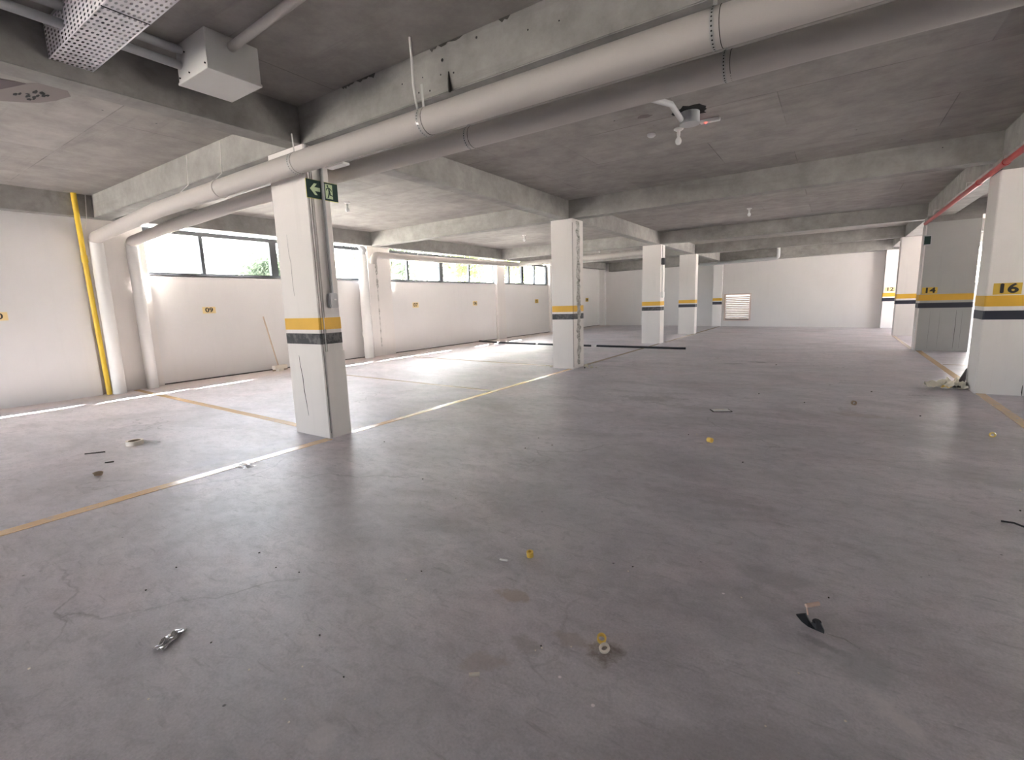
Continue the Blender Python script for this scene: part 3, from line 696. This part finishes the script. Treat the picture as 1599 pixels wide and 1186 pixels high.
def perfsheet(parent, x0, x1, o, ua, va, vlen, nv, pitch=.058, ru=.0155, rr=.0078, name='perforated_panel'):
    """sheet with real holes: u along x, v along va; each cell is a ring of quads round a hexagonal hole"""
    bm = bmesh.new(); nu = int(round((x1-x0)/pitch)); pu = (x1-x0)/nu; pv = vlen/nv
    o, ua, va = Vector(o), Vector(ua), Vector(va); nn = ua.cross(va).normalized()
    for i in range(nu):
        for j in range(nv):
            c = o+ua*(pu*(i+.5))+va*(pv*(j+.5))
            hx = [c+ua*math.cos(k*PI/4+PI/8)*ru+va*math.sin(k*PI/4+PI/8)*rr for k in range(8)]
            sq = []
            for k in range(8):
                a = k*PI/4+PI/8; cx_, cy_ = math.cos(a), math.sin(a); s = 1/max(abs(cx_), abs(cy_))
                sq.append(c+ua*(cx_*s*pu/2)+va*(cy_*s*pv/2))
            cs = [c+ua*sx*pu/2+va*sy*pv/2 for sx, sy in ((1, 1), (-1, 1), (-1, -1), (1, -1))]
            H = [bm.verts.new(p) for p in hx]; Q = [bm.verts.new(p) for p in sq]; K = [bm.verts.new(p) for p in cs]
            for k in range(8):
                k2 = (k+1) % 8
                if k % 2 == 0: bm.faces.new((H[k], Q[k], K[k//2], Q[k2], H[k2]))
                else: bm.faces.new((H[k], Q[k], Q[k2], H[k2]))
    return obj(name, bm, M['tray'], parent)
TX0, TX1, TXM, TY0, TY1, TZ = -4.54, -1.9, -3.54, 1.246, 1.479, 3.13
perfsheet(tr, TX0, TXM, (TX0, TY0, TZ), (1, 0, 0), (0, 1, 0), TY1-TY0, 9)
perfsheet(tr, TXM, TX1, (TXM, TY0, TZ-.004), (1, 0, 0), (0, 1, 0), TY1-TY0, 9)
perfsheet(tr, TX0, TXM, (TX0, TY0, TZ), (1, 0, 0), (0, 0, 1), .20, 8)
perfsheet(tr, TXM, TX1, (TXM, TY0-.003, TZ), (1, 0, 0), (0, 0, 1), .20, 8)
perfsheet(tr, TX0, TX1, (TX0, TY1, TZ), (1, 0, 0), (0, 0, 1), .20, 8)
obj('back_sheet', bx(TX0, TX1, TY0, TY1, ZC-.04, ZC-.03), M['pvc_grey'], tr)
obj('sheet_joint', bx(TXM-.006, TXM+.002, TY0-.004, TY1, TZ-.006, TZ-.001), M['hole'], tr)
for y in (TY0, TY1): obj('tray_edge', tb([(TX0, y, TZ), (TX1, y, TZ)], .004, 6), M['tray'], tr)
for x in (TX0+.1, -3.2, -2.2): obj('hanger', tb([(x, 1.36, ZC-.035), (x, 1.36, ZC)], .01, 6), M['steel'], tr)
# broken patch in the ceiling, top left
pc = empty('ceiling_patch', (-6.2, 1.7, 3.379), 'dark broken patch in the concrete ceiling at the left edge', 'patch')
PX, PY = -6.25, 1.38
rnd = random.Random(11)
out = [(-5.90, 1.28), (-5.87, 1.36), (-5.86, 1.43), (-5.80, 1.47), (-5.74, 1.52), (-5.76, 1.58), (-5.75, 1.67), (-5.82, 1.70), (-5.89, 1.73), (-6.0, 1.70), (-6.1, 1.68), (-6.28, 1.60), (-6.38, 1.50), (-6.49, 1.38), (-6.60, 1.1), (-6.3, .95), (-5.95, 1.1)]
obj('raw_area', prism(out, ZC-.004, ZC+.001), M['patch'], pc)
obj('deep_hollow', prism([(-5.90, 1.27), (-5.86, 1.43), (-5.98, 1.39), (-6.15, 1.33), (-6.2, 1.1), (-5.95, 1.12)], ZC-.006, ZC-.003), M['mauve'], pc)
for i in range(16):
    t_ = rnd.uniform(0, 1); x, y = -6.2+t_*.42+rnd.uniform(-.06, .04), 1.47+t_*.16+rnd.uniform(-.07, .07)
    l = rnd.uniform(.012, .04); s = rnd.uniform(.005, .012)
    obj('chip_mark', prism([(x-l, y-s), (x, y-s*1.6), (x+l, y-s*.5), (x+l*.7, y+s), (x-l*.8, y+s)], ZC-.007, ZC-.003), M['hole'], pc)

# ------------------------------------------------------------------ ceiling lamps and detectors
def lamp(x, y, label):
    e = empty('bulb_lamp', (x, y, ZC), label, 'lamp', 'bare bulb lamps on the ceiling')
    obj('ceiling_rose', lt([(0, 0), (.055, 0), (.055, -.012), (.03, -.028), (.0, -.03)], (x, y, ZC), 24), M['white'], e, auto=.7)
    obj('socket', lt([(.017, -.02), (.021, -.05), (.019, -.085), (.012, -.088)], (x, y, ZC), 16), M['white'], e, auto=.7)
    obj('bulb', lt([(.012, -.085), (.02, -.10), (.034, -.122), (.038, -.142), (.032, -.165), (.018, -.18), (0, -.184)], (x, y, ZC), 20), M['lampglass'], e, auto=1.2)
    return e
lamp(-1.665, 6.19, 'bare bulb beside the ceiling drain stub, nearest lamp over the lane')
lamp(-1.76, 12.62, 'bare bulb over the lane behind the second cross beam')
lamp(-7.8, 6.2, 'bare bulb on the ceiling just right of the exit sign')
lamp(-7.8, 12.5, 'bare bulb left of the second column top, near the windows')
lamp(-7.6, 17.6, 'bare bulb seen just right of the second column')
lamp(-2.0, 22.2, 'tiny bare bulb farthest away, in front of the back wall')
tag(obj('smoke_detector', lt([(0, 0), (.05, 0), (.05, -.02), (.035, -.035), (0, -.04)], (-1.985, 6.17, ZC), 24), M['white'], None, auto=.7), 'small round white detector on the ceiling left of the nearest bulb', 'detector')
eb_ = empty('emergency_light', (-1.3, 6.08, ZC), 'small white bar with red light on the ceiling right of the drain stub', 'emergency light', rot=(0, 0, .0))
bm = bx(-.105, .105, -.03, .03, -.035, 0, bev=.005); bmesh.ops.transform(bm, matrix=Matrix.Translation((-1.295, 6.10, ZC)) @ Matrix.Rotation(.05, 4, 'Z'), verts=bm.verts[:])
obj('housing', bm, M['white'], eb_)
obj('red_light', lt([(0, 0), (.009, -.002), (.007, -.008), (0, -.01)], (-1.335, 6.08, ZC-.035), 10), M['led'], eb_)
ds = empty('drain_stub', (-1.43, 5.75, 3.3), 'grey round drain stub in a broken hole in the ceiling, beside the nearest bulb', 'pipe')
obj('stub', tb([(-1.43, 5.75, 3.26), (-1.43, 5.75, 3.378)], .10, 24), M['pvc_grey'], ds, auto=.9)
obj('stub_rim', tb([(-1.43, 5.75, 3.255), (-1.43, 5.75, 3.275)], .105, 24), M['pvc_grey'], ds, auto=.9)
rnd = random.Random(4)
out = [(-1.42+(.17+rnd.uniform(-.03, .035))*math.cos(a), 5.72+(.16+rnd.uniform(-.03, .05))*math.sin(a)) for a in [k*2*PI/22 for k in range(22)]]
obj('broken_hole', prism(out, ZC-.003, ZC+.001), M['hole'], ds)
out = [(-1.86+(.06+rnd.uniform(-.02, .02))*math.cos(a)*1.3, 5.55+(.05+rnd.uniform(-.02, .02))*math.sin(a)) for a in [k*2*PI/12 for k in range(12)]]
obj('chipped_spot', prism(out, ZC-.003, ZC+.001), M['patch'], ds)
obj('feed_pipe', tb([(-1.50, 5.68, 3.30), (-1.45, 5.1, 3.27), (-1.42, 3.66, 2.93)], .028, 12), M['pvc_grey'], ds, auto=.9)
# small dark sign on pillar 14
sg = empty('pillar_sign', (1.64, 14.62, 2.5), 'small dark grey sign at the upper left edge of pillar 14', 'sign')
obj('panel', bx(1.60, 1.74, 14.575, 14.592, 2.40, 2.62), M['pvc_grey'], sg)
obj('dark_field', bx(1.615, 1.725, 14.572, 14.576, 2.42, 2.60), M['signgreen'], sg)

# ------------------------------------------------------------------ floor lines
def line(a, b, wd, label, mt='line', t=.003):
    a, b = Vector((a[0], a[1], 0)), Vector((b[0], b[1], 0)); d = (b-a).normalized(); s = Vector((-d.y, d.x, 0))*wd/2
    n = max(2, int((b-a).length/.15)); rnd = random.Random(int(abs(a.x*31+a.y*17)))
    L = [a.lerp(b, i/n)+s*(1+rnd.uniform(-.04, .04)) for i in range(n+1)]; R_ = [a.lerp(b, i/n)-s*(1+rnd.uniform(-.04, .04)) for i in range(n+1)]
    bm = bmesh.new(); vl = [bm.verts.new(v+Vector((0, 0, t))) for v in L]; vr = [bm.verts.new(v+Vector((0, 0, t))) for v in R_]
    bl = [bm.verts.new(v) for v in L]; br = [bm.verts.new(v) for v in R_]
    for i in range(n):
        bm.faces.new((vr[i], vr[i+1], vl[i+1], vl[i])); bm.faces.new((vl[i], vl[i+1], bl[i+1], bl[i])); bm.faces.new((vr[i+1], vr[i], br[i], br[i+1]))
    bmesh.ops.recalc_face_normals(bm, faces=bm.faces[:])
    return tag(obj('floor_line', bm, M[mt]), label, 'line marking')
line((-4.50, -1.5), (-4.50, 3.09), .11, 'yellow floor line from the left picture edge to the nearest column')
line((-4.50, 3.38), (-4.52, 8.94), .10, 'pale floor line between the nearest column and the second column')
line((-4.50, 9.46), (-4.50, 15.05), .10, 'faded yellow floor line from the second to the third column', 'line_thin')
line((-4.47, 15.55), (-4.47, 24.4), .11, 'faded yellow floor line from the third column to the back wall', 'line_thin')
line((-10.9, 3.47), (-5.16, 3.28), .10, 'yellow bay line from the white downpipes to the nearest column')
line((-10.2, 6.5), (-4.58, 6.2), .085, 'thin pale bay line between the two nearest column bays', 'line_thin')
line((-10.3, 9.62), (-4.97, 9.22), .09, 'faint yellow bay line from the damaged pilaster to the second column', 'line_thin')
line((1.71, 5.0), (1.71, 8.74), .10, 'tan floor line in front of pillar 16 at right', 'line')
line((1.71, 9.29), (1.71, 14.58), .10, 'tan floor line between pillars 16 and 14', 'line')
line((1.78, 12.0), (4.6, 11.6), .07, 'thin white bay line behind pillar 16', 'line_thin')
line((1.62, 15.08), (1.62, 19.38), .08, 'faded floor line behind pillar 14', 'line_thin')

# ------------------------------------------------------------------ black strips across the lane
for i, (a, b, l) in enumerate((((-11.05, 14.33), (-9.98, 14.0), 'leftmost, by the window wall'), ((-9.90, 13.98), (-8.28, 13.78), 'second from the left'),
                         ((-8.16, 13.80), (-6.17, 13.60), 'third, partly behind the second column'), ((-5.98, 13.62), (-3.32, 13.52), 'rightmost and longest, ending in the lane'))):
    A_, B_ = Vector((*a, .022)), Vector((*b, .022)); d = (B_-A_).normalized()
    e = empty('black_bar', A_, 'black bar lying across the far floor, '+l, 'bar')
    obj('bar', tb([A_, B_], .036, 8), M['blackp'], e)
    if i: obj('white_end', tb([A_-d*.07, A_], .026, 8), M['white'], e)

# ------------------------------------------------------------------ broom
br = empty('broom', (-10.85, 6.33, 0), 'wooden-handled floor squeegee leaning on the wall behind the nearest column', 'broom')
obj('handle', tb([(-10.86, 6.28, .08), (-11.07, 6.16, 1.27)], .016, 10), M['wood'], br, auto=.9)
bm = bx(-.06, .06, -.17, .17, 0, .09, bev=.01); bmesh.ops.transform(bm, matrix=Matrix.Translation((-10.86, 6.31, .035)) @ Matrix.Rotation(.1, 4, 'Z'), verts=bm.verts[:])
obj('head', bm, M['cream'], br)
bm = bx(-.02, .02, -.19, .19, 0, .035); bmesh.ops.transform(bm, matrix=Matrix.Translation((-10.86, 6.31, 0)) @ Matrix.Rotation(.1, 4, 'Z'), verts=bm.verts[:])
obj('rubber_blade', bm, M['brown'], br)
tag(obj('wood_offcut', bx(-10.82, -10.68, 6.18, 6.30, 0, .06, bev=.004), M['cream'], None), 'small pale block on the floor by the squeegee head', 'block')

# ------------------------------------------------------------------ litter
def ring(x, y, ro, ri, h, mt, rot, label, cat='ring', z=None):
    e = empty('plastic_ring', (x, y, 0), label, cat)
    bm = bmesh.new(); n = 20
    prof = [(ri, -h/2), (ro, -h/2), (ro, h/2), (ri, h/2)]; rings = []
    for rr, zz in prof: rings.append([bm.verts.new((rr*math.cos(2*PI*k/n), rr*math.sin(2*PI*k/n), zz)) for k in range(n)])
    for i in range(4):
        a, b = rings[i], rings[(i+1) % 4]
        for k in range(n): bm.faces.new((a[k], a[(k+1) % n], b[(k+1) % n], b[k]))
    R_ = Matrix.Rotation(rot[2], 4, 'Z') @ Matrix.Rotation(rot[0], 4, 'X')
    bmesh.ops.transform(bm, matrix=R_, verts=bm.verts[:]); lo = min(v.co.z for v in bm.verts)
    bmesh.ops.transform(bm, matrix=Matrix.Translation((x, y, -lo)), verts=bm.verts[:])
    bmesh.ops.recalc_face_normals(bm, faces=bm.faces[:])
    obj('collar', bm, M[mt], e, auto=.6)
    return e
ring(-1.327, 2.10, .019, .010, .030, 'brass', (.12, 0, .3), 'yellow ring lying flat in the middle of the floor near the white stub')
ring(-.716, 1.67, .019, .013, .022, 'brass', (.55, 0, .5), 'yellow ring on the brown stain near the bottom of the picture')
ring(-.688, 1.632, .022, .013, .010, 'cream', (.35, 0, -.4), 'pale curled ring just below the yellow ring on the brown stain')
ring(-.926, 4.80, .024, .014, .045, 'brass', (1.5, 0, 1.0), 'yellow collar below the white paper in the lane')
ring(.282, 7.26, .028, .015, .05, 'brown', (1.45, 0, .2), 'brown and yellow collar in the lane left of pillar 16')
ring(1.328, 6.17, .024, .014, .035, 'brass', (1.45, 0, -.35), 'yellow ring standing on edge by the right picture edge')
def stick(a, b, rad, mt, name, label, cat, seg=8):
    return tag(obj(name, tb([a, b], rad, seg), M[mt], None, auto=.8), label, cat)
stick((-1.452, 1.985, .006), (-1.408, 1.995, .006), .0055, 'white', 'cigarette_stub', 'tiny white stub left of the flat yellow ring', 'stub')
stick((-1.073, 1.238, .007), (-1.040, 1.262, .008), .007, 'cream', 'paper_stub', 'cream rolled stub near the bottom centre of the picture', 'stub')
stick((-.022, 2.315, .034), (.026, 2.352, .040), .009, 'peach', 'wood_peg', 'small peach-coloured peg above the black plastic piece', 'peg')
bp = empty('plastic_scrap', (.005, 2.25, 0), 'torn black plastic piece under the peach peg, bottom right floor', 'scrap')
bm = bmesh.new()
P_ = [(-.055, 2.237, .024), (-.020, 2.245, .036), (-.012, 2.237, .026), (.002, 2.225, .012), (.011, 2.226, .028), (.020, 2.226, .034), (.034, 2.222, .030), (.050, 2.200, .010), (.050, 2.196, .001), (.022, 2.203, .001), (-.008, 2.212, .001), (-.033, 2.228, .006)]
a = [bm.verts.new(p) for p in P_]; b = [bm.verts.new((p[0]+.001, p[1]+.010, p[2])) for p in P_]
bm.faces.new(a[::-1]); bm.faces.new(b)
for i in range(len(P_)): bm.faces.new((a[i], a[(i+1) % len(P_)], b[(i+1) % len(P_)], b[i]))
bmesh.ops.triangulate(bm, faces=bm.faces[:]); obj('torn_sheet', bm, M['blackp'], bp)
obj('loop', tb([(.022+.014*math.cos(t), 2.222, .030+.010*math.sin(t)) for t in [k*PI/5 for k in range(10)]], .004, 6), M['blackp'], bp)
stick((-.018, 2.305, .030), (-.012, 2.295, .005), .003, 'peach', 'matchstick', 'sliver joining the peach peg and the black scrap', 'sliver', 6)
tag(obj('plastic_strand', tb([(.06, 2.20, .003), (.09, 2.195, .004), (.12, 2.185, .012), (.145, 2.18, .003), (.17, 2.165, .003)], .003, 6), M['film'], None), 'clear thin plastic strand right of the black scrap', 'strand')
# tape roll with loose tail
tp = empty('tape_roll', (-6.29, 1.91, 0), 'roll of cream tape with loose tail on the left floor', 'tape roll')
bm = bmesh.new(); n = 28
rings = [[bm.verts.new((-6.29+rr*math.cos(2*PI*k/n), 1.91+rr*math.sin(2*PI*k/n), zz)) for k in range(n)] for rr, zz in ((.058, 0), (.080, 0), (.080, .048), (.058, .048))]
for i in range(4):
    a, b = rings[i], rings[(i+1) % 4]
    for k in range(n): bm.faces.new((a[k], a[(k+1) % n], b[(k+1) % n], b[k]))
bmesh.ops.recalc_face_normals(bm, faces=bm.faces[:]); obj('roll', bm, M['cream'], tp, auto=.6)
obj('core', lt([(.0, .004), (.0575, .004), (.0575, .046), (.050, .046), (.050, .008), (0, .008)], (-6.29, 1.91, 0), 24), M['brown'], tp, auto=.6)
bm = bmesh.new(); pr_ = [(-6.25, 1.985), (-6.19, 2.02), (-6.13, 2.06), (-6.10, 2.10)]
for i, (x, y) in enumerate(pr_): pass
a = [bm.verts.new((x, y, .002+.01*(i % 2))) for i, (x, y) in enumerate(pr_)]; b = [bm.verts.new((x+.01, y-.01, .045-.01*i)) for i, (x, y) in enumerate(pr_)]
for i in range(3): bm.faces.new((a[i], a[i+1], b[i+1], b[i]))
obj('tail', bm, M['white'], tp)
# crumpled bits
def crumple(x, y, rad, mt, label, cat='scrap', sq=(1, 1, .4), seed=1, name='paper_scrap', sub=2, amp=.35):
    bm = blob((0, 0, 0), rad, seed, sub, sq, amp); lo = min(v.co.z for v in bm.verts)
    bmesh.ops.transform(bm, matrix=Matrix.Translation((x, y, -lo)), verts=bm.verts[:])
    return tag(obj(name, bm, M[mt]), label, cat)
crumple(-5.35, 1.33, .034, 'brown', 'crumpled brown bit on the left floor, nearer than the tape roll', seed=2, sq=(.8, 1.1, .5))
crumple(-5.42, 1.36, .022, 'cream', 'small pale bit touching the crumpled brown bit', seed=9)
bm = prism([(-6.36, 1.50), (-6.33, 1.49), (-6.22, 1.63), (-6.26, 1.64)], 0, .006); tag(obj('dark_shard', bm, M['pebble_dark']), 'thin dark shard between the tape roll and the left wall', 'shard')
bm = prism([(-5.78, 1.50), (-5.76, 1.49), (-5.72, 1.55), (-5.75, 1.56)], 0, .006); tag(obj('dark_shard', bm, M['pebble_dark']), 'small dark shard below the thin one on the left floor', 'shard')
def sheet(name, c, lx, ly, amp, mt, label, cat, seed, n=10, rot=0, sm=True):
    rnd = random.Random(seed); bm = bmesh.new(); G = []
    for i in range(n+1):
        row = []
        for j in range(n+1):
            a, b = i/n-.5, j/n-.5
            zz = amp*abs(math.sin(7*a+3*b+seed)+.6*math.sin(13*b-5*a))*(1-1.2*(a*a+b*b)) + rnd.uniform(0, amp*.35)+.001
            x, y = a*lx+rnd.uniform(-.02, .02)*lx, b*ly+rnd.uniform(-.02, .02)*ly
            row.append(bm.verts.new((c[0]+x*math.cos(rot)-y*math.sin(rot), c[1]+x*math.sin(rot)+y*math.cos(rot), c[2]+zz)))
        G.append(row)
    for i in range(n):
        for j in range(n): bm.faces.new((G[i][j], G[i+1][j], G[i+1][j+1], G[i][j+1]))
    return tag(obj(name, bm, M[mt], None, smooth=sm), label, cat)
sheet('clear_wrapper', (-4.40, 2.13, 0), .20, .14, .016, 'film', 'clear crumpled wrapper beside the yellow line left of the nearest column', 'wrapper', 3)
sheet('foil_wrapper', (-2.315, .715, 0), .055, .13, .012, 'foil', 'shiny silver foil wrapper at the bottom left of the floor', 'wrapper', 5, 8, .5)
# loose paper / tile in the lane
pp = empty('paper_card', (-1.09, 6.26, 0), 'small white card with dark edges lying in the lane', 'card')
mmx = Matrix.Translation((-1.09, 6.25, 0)) @ Matrix.Rotation(.5, 4, 'Z')
bm = bx(-.115, .115, -.07, .07, 0, .006); bmesh.ops.transform(bm, matrix=mmx, verts=bm.verts[:]); obj('dark_base', bm, M['pebble_dark'], pp)
bm = bx(-.10, .10, -.058, .062, .006, .010); bmesh.ops.transform(bm, matrix=mmx, verts=bm.verts[:]); obj('card_face', bm, M['white'], pp)
bm = bx(-.06, .05, .03, .04, .010, .016); bmesh.ops.transform(bm, matrix=mmx, verts=bm.verts[:]); obj('crumb', bm, M['cream'], pp)
# plastic bag heap at pillar 16
bg_ = empty('plastic_bag_heap', (1.46, 9.1, 0), 'crumpled cream plastic bag heap at the foot of pillar 16', 'bag')
def crumpled_sheet(name, c, lx, ly, amp, mt, seed, n, rot): 
    o = sheet(name, c, lx, ly, amp, mt, None, None, seed, n, rot, False); o.parent = bg_; o.matrix_parent_inverse = bg_.matrix_world.inverted(); return o
M['bagm'] = plain('cream_film', (.86, .80, .66), .4)
crumpled_sheet('bag_film', (1.40, 9.08, 0), .44, .24, .075, 'bagm', 8, 12, .1)
crumpled_sheet('bag_film', (1.46, 9.14, .015), .26, .22, .085, 'bagm', 21, 8, .7)
crumpled_sheet('yellow_wrapper', (1.40, 8.99, .01), .13, .07, .035, 'brass', 4, 5, .2)
crumpled_sheet('dark_wrapper', (1.50, 9.0, .01), .12, .06, .035, 'pebble_dark', 14, 4, .5)
tag(obj('dark_wedge', plate([(0, 0), (.10, 0), (.10, .28), (.07, .20), (.03, .10)], .05, basis((1.53, 9.24, 0), (1, 0, 0), (0, 0, 1))), M['mauve']), 'dark mauve scrap standing behind the bag heap at pillar 16', 'scrap')
# rubble at column 2
for i, (x, y, rr, mt) in enumerate(((-4.33, 9.30, .045, 'render_chip'), (-4.26, 9.24, .03, 'render_chip'), (-4.17, 9.22, .032, 'render_chip'), (-4.29, 9.14, .018, 'pebble_dark'), (-4.10, 9.3, .016, 'render_chip'), (-4.38, 9.42, .03, 'render_chip'))):
    o = crumple(x, y, rr, mt, ('largest pale plaster chip at the foot of the second column', 'pale chip beside the largest one, second column foot', 'pale chip farthest right of the second column foot, in the lane', 'dark chip nearest the viewer at the second column foot', 'smallest pale chip, outermost of the rubble by the second column', 'pale chip touching the far corner of the second column')[i], 'chip', (1, 1, .7), 30+i, 'plaster_chip', 1); o['group'] = 'plaster chips at the second column'
for i, (x, y) in enumerate(((-5.1, 9.12), (-5.22, 9.2), (-5.03, 9.02))):
    o = crumple(x, y, .035, 'render_chip', ('pale crumb nearest the left corner of the second column', 'pale crumb farthest left of the second column base', 'pale crumb closest to the viewer, left of the second column base')[i], 'chip', (1, 1, .3), 50+i, 'plaster_chip', 1); o['group'] = 'crumbs left of the second column'
# single crumbs on the near floor, placed where they lie
from_px = []
def fl(px, py):
    d = f*FPX+r2*(px-799.5)-u2*(py-593); t = -1.4/d.z; return (d*t).x, (d*t).y
crumbs = [(228,922,1),(275,886,1),(405,863,1),(431,886,1),(467,894,1),(499,992,1),(537,1057,1),(445,1092,0),(451,1128,0),(472,1041,0),(389,1046,0),(232,1092,0),(634,905,0),(658,892,1),
          (846,1012,0),(892,1010,0),(845,1009,1),(981,892,0),(988,885,1),(1294,933,1),(1158,933,0),(1247,1051,0),(1320,1126,0),(1195,1134,0),(820,700,1),(841,684,1),(862,695,1),(660,748,1),(600,690,1),
          (1075,679,1),(1088,678,0),(1160,722,1),(1185,615,1),(1212,570,1),(1256,629,1),(1361,612,1),(836,1016,0),(46,1044,0),(330,1003,1),(1593,766,0),(1593,798,1),(1437,650,1)]
for i, (px, py, dk) in enumerate(crumbs):
    x, y = fl(px, py); dist = math.hypot(x, y)
    o = crumple(x, y, .0012*dist+.002, 'pebble_dark' if dk else 'cream', 'tiny dark crumb lying loose on the floor' if dk else 'tiny pale crumb lying loose on the floor', 'crumb', (1, 1, .6), 70+i, 'floor_crumb', 1)
    o['group'] = 'dark crumbs scattered over the floor' if dk else 'pale crumbs scattered over the floor'
x, y = fl(1583, 819)
tag(obj('bent_wire', tb([(x-.05, y+.02, .004), (x, y, .012), (x+.05, y-.03, .004), (x+.12, y-.05, .004)], .006, 6), M['blackp']), 'dark bent wire on the floor at the right picture edge', 'wire')

# ------------------------------------------------------------------ outside: ground, trees
og = bmesh.new(); box(og, -80, 60, -60, 90, -.5, -.26); struct('ground_outside', og, M['asphalt'])
def tree(x, y, h, cr, label, mt, seed, nleaf=9500):
    rnd = random.Random(seed); e = empty('tree', (x, y, -.26), label, 'tree', 'trees outside the windows')
    bm = bmesh.new(); tube(bm, [(x, y, -.26), (x+.1, y-.1, h*.35), (x, y, h*.6), (x+.1, y, h*.85)], [.2, .15, .1, .04], 10)
    obj('trunk', bm, M['bark'], e)
    cl = []
    for k in range(16):
        a = rnd.uniform(0, 2*PI); rr = cr*math.sqrt(rnd.random())*.8; zz = h*rnd.uniform(.42, .95)
        c = Vector((x+rr*math.cos(a), y+rr*math.sin(a), zz)); cl.append((c, rnd.uniform(.35, .6)*cr))
        if k < 9: obj('branch', tb([(x, y, h*.5*rnd.uniform(.6, 1)), Vector((x, y, h*.5)).lerp(c, .6)+Vector((0, 0, .15)), c], [.06, .035, .012], 6), M['bark'], e)
    vs, fs = [], []
    for k in range(nleaf):
        c, s = rnd.choice(cl); d = Vector((rnd.gauss(0, 1), rnd.gauss(0, 1), rnd.gauss(0, 1))).normalized()*s*rnd.random()**.4
        p = c+d; n1 = Vector((rnd.gauss(0, 1), rnd.gauss(0, 1), rnd.gauss(0, 1))).normalized(); n2 = n1.orthogonal().normalized(); n3 = n1.cross(n2); l = rnd.uniform(.06, .125)
        b0 = len(vs); vs += [p-n2*l, p+n3*l*.4, p+n2*l, p-n3*l*.4]; fs.append((b0, b0+1, b0+2, b0+3))
    me = bpy.data.meshes.new('foliage'); me.from_pydata(vs, [], fs); o = link('foliage', me, M[mt], e); o['kind'] = 'stuff'
    return e
tree(-21, 12.6, 3.9, 1.6, 'low tree top showing in the second pane of the brightest window', 'leaf_b', 1)
tree(-19, 17.3, 6.5, 2.0, 'tree filling the window just left of the damaged pilaster', 'leaf_b', 2)
tree(-18.5, 22.3, 6.8, 2.1, 'yellowish green tree seen through the two left panes of the second window', 'leaf_a', 3)
tree(-18, 27.2, 7.0, 2.3, 'pale green leafy tree in the right half of the second window', 'leaf_a', 4)
tree(-17, 32.3, 7.4, 2.4, 'greenish tree behind the farthest window', 'leaf_b', 5)
tree(-16, 37.6, 7.2, 2.3, 'pale tree at the right end of the farthest window', 'leaf_a', 6)
for i, z in enumerate((4.3, 4.75, 5.2)):
    tag(obj('power_line', tb([(-14, 6, z-.9), (-14, 20, z-.5), (-13, 36, z+.2)], .012, 6), M['white']), 'thin power line outside the windows, %s of three' % ('lowest', 'middle', 'highest')[i], 'cable')
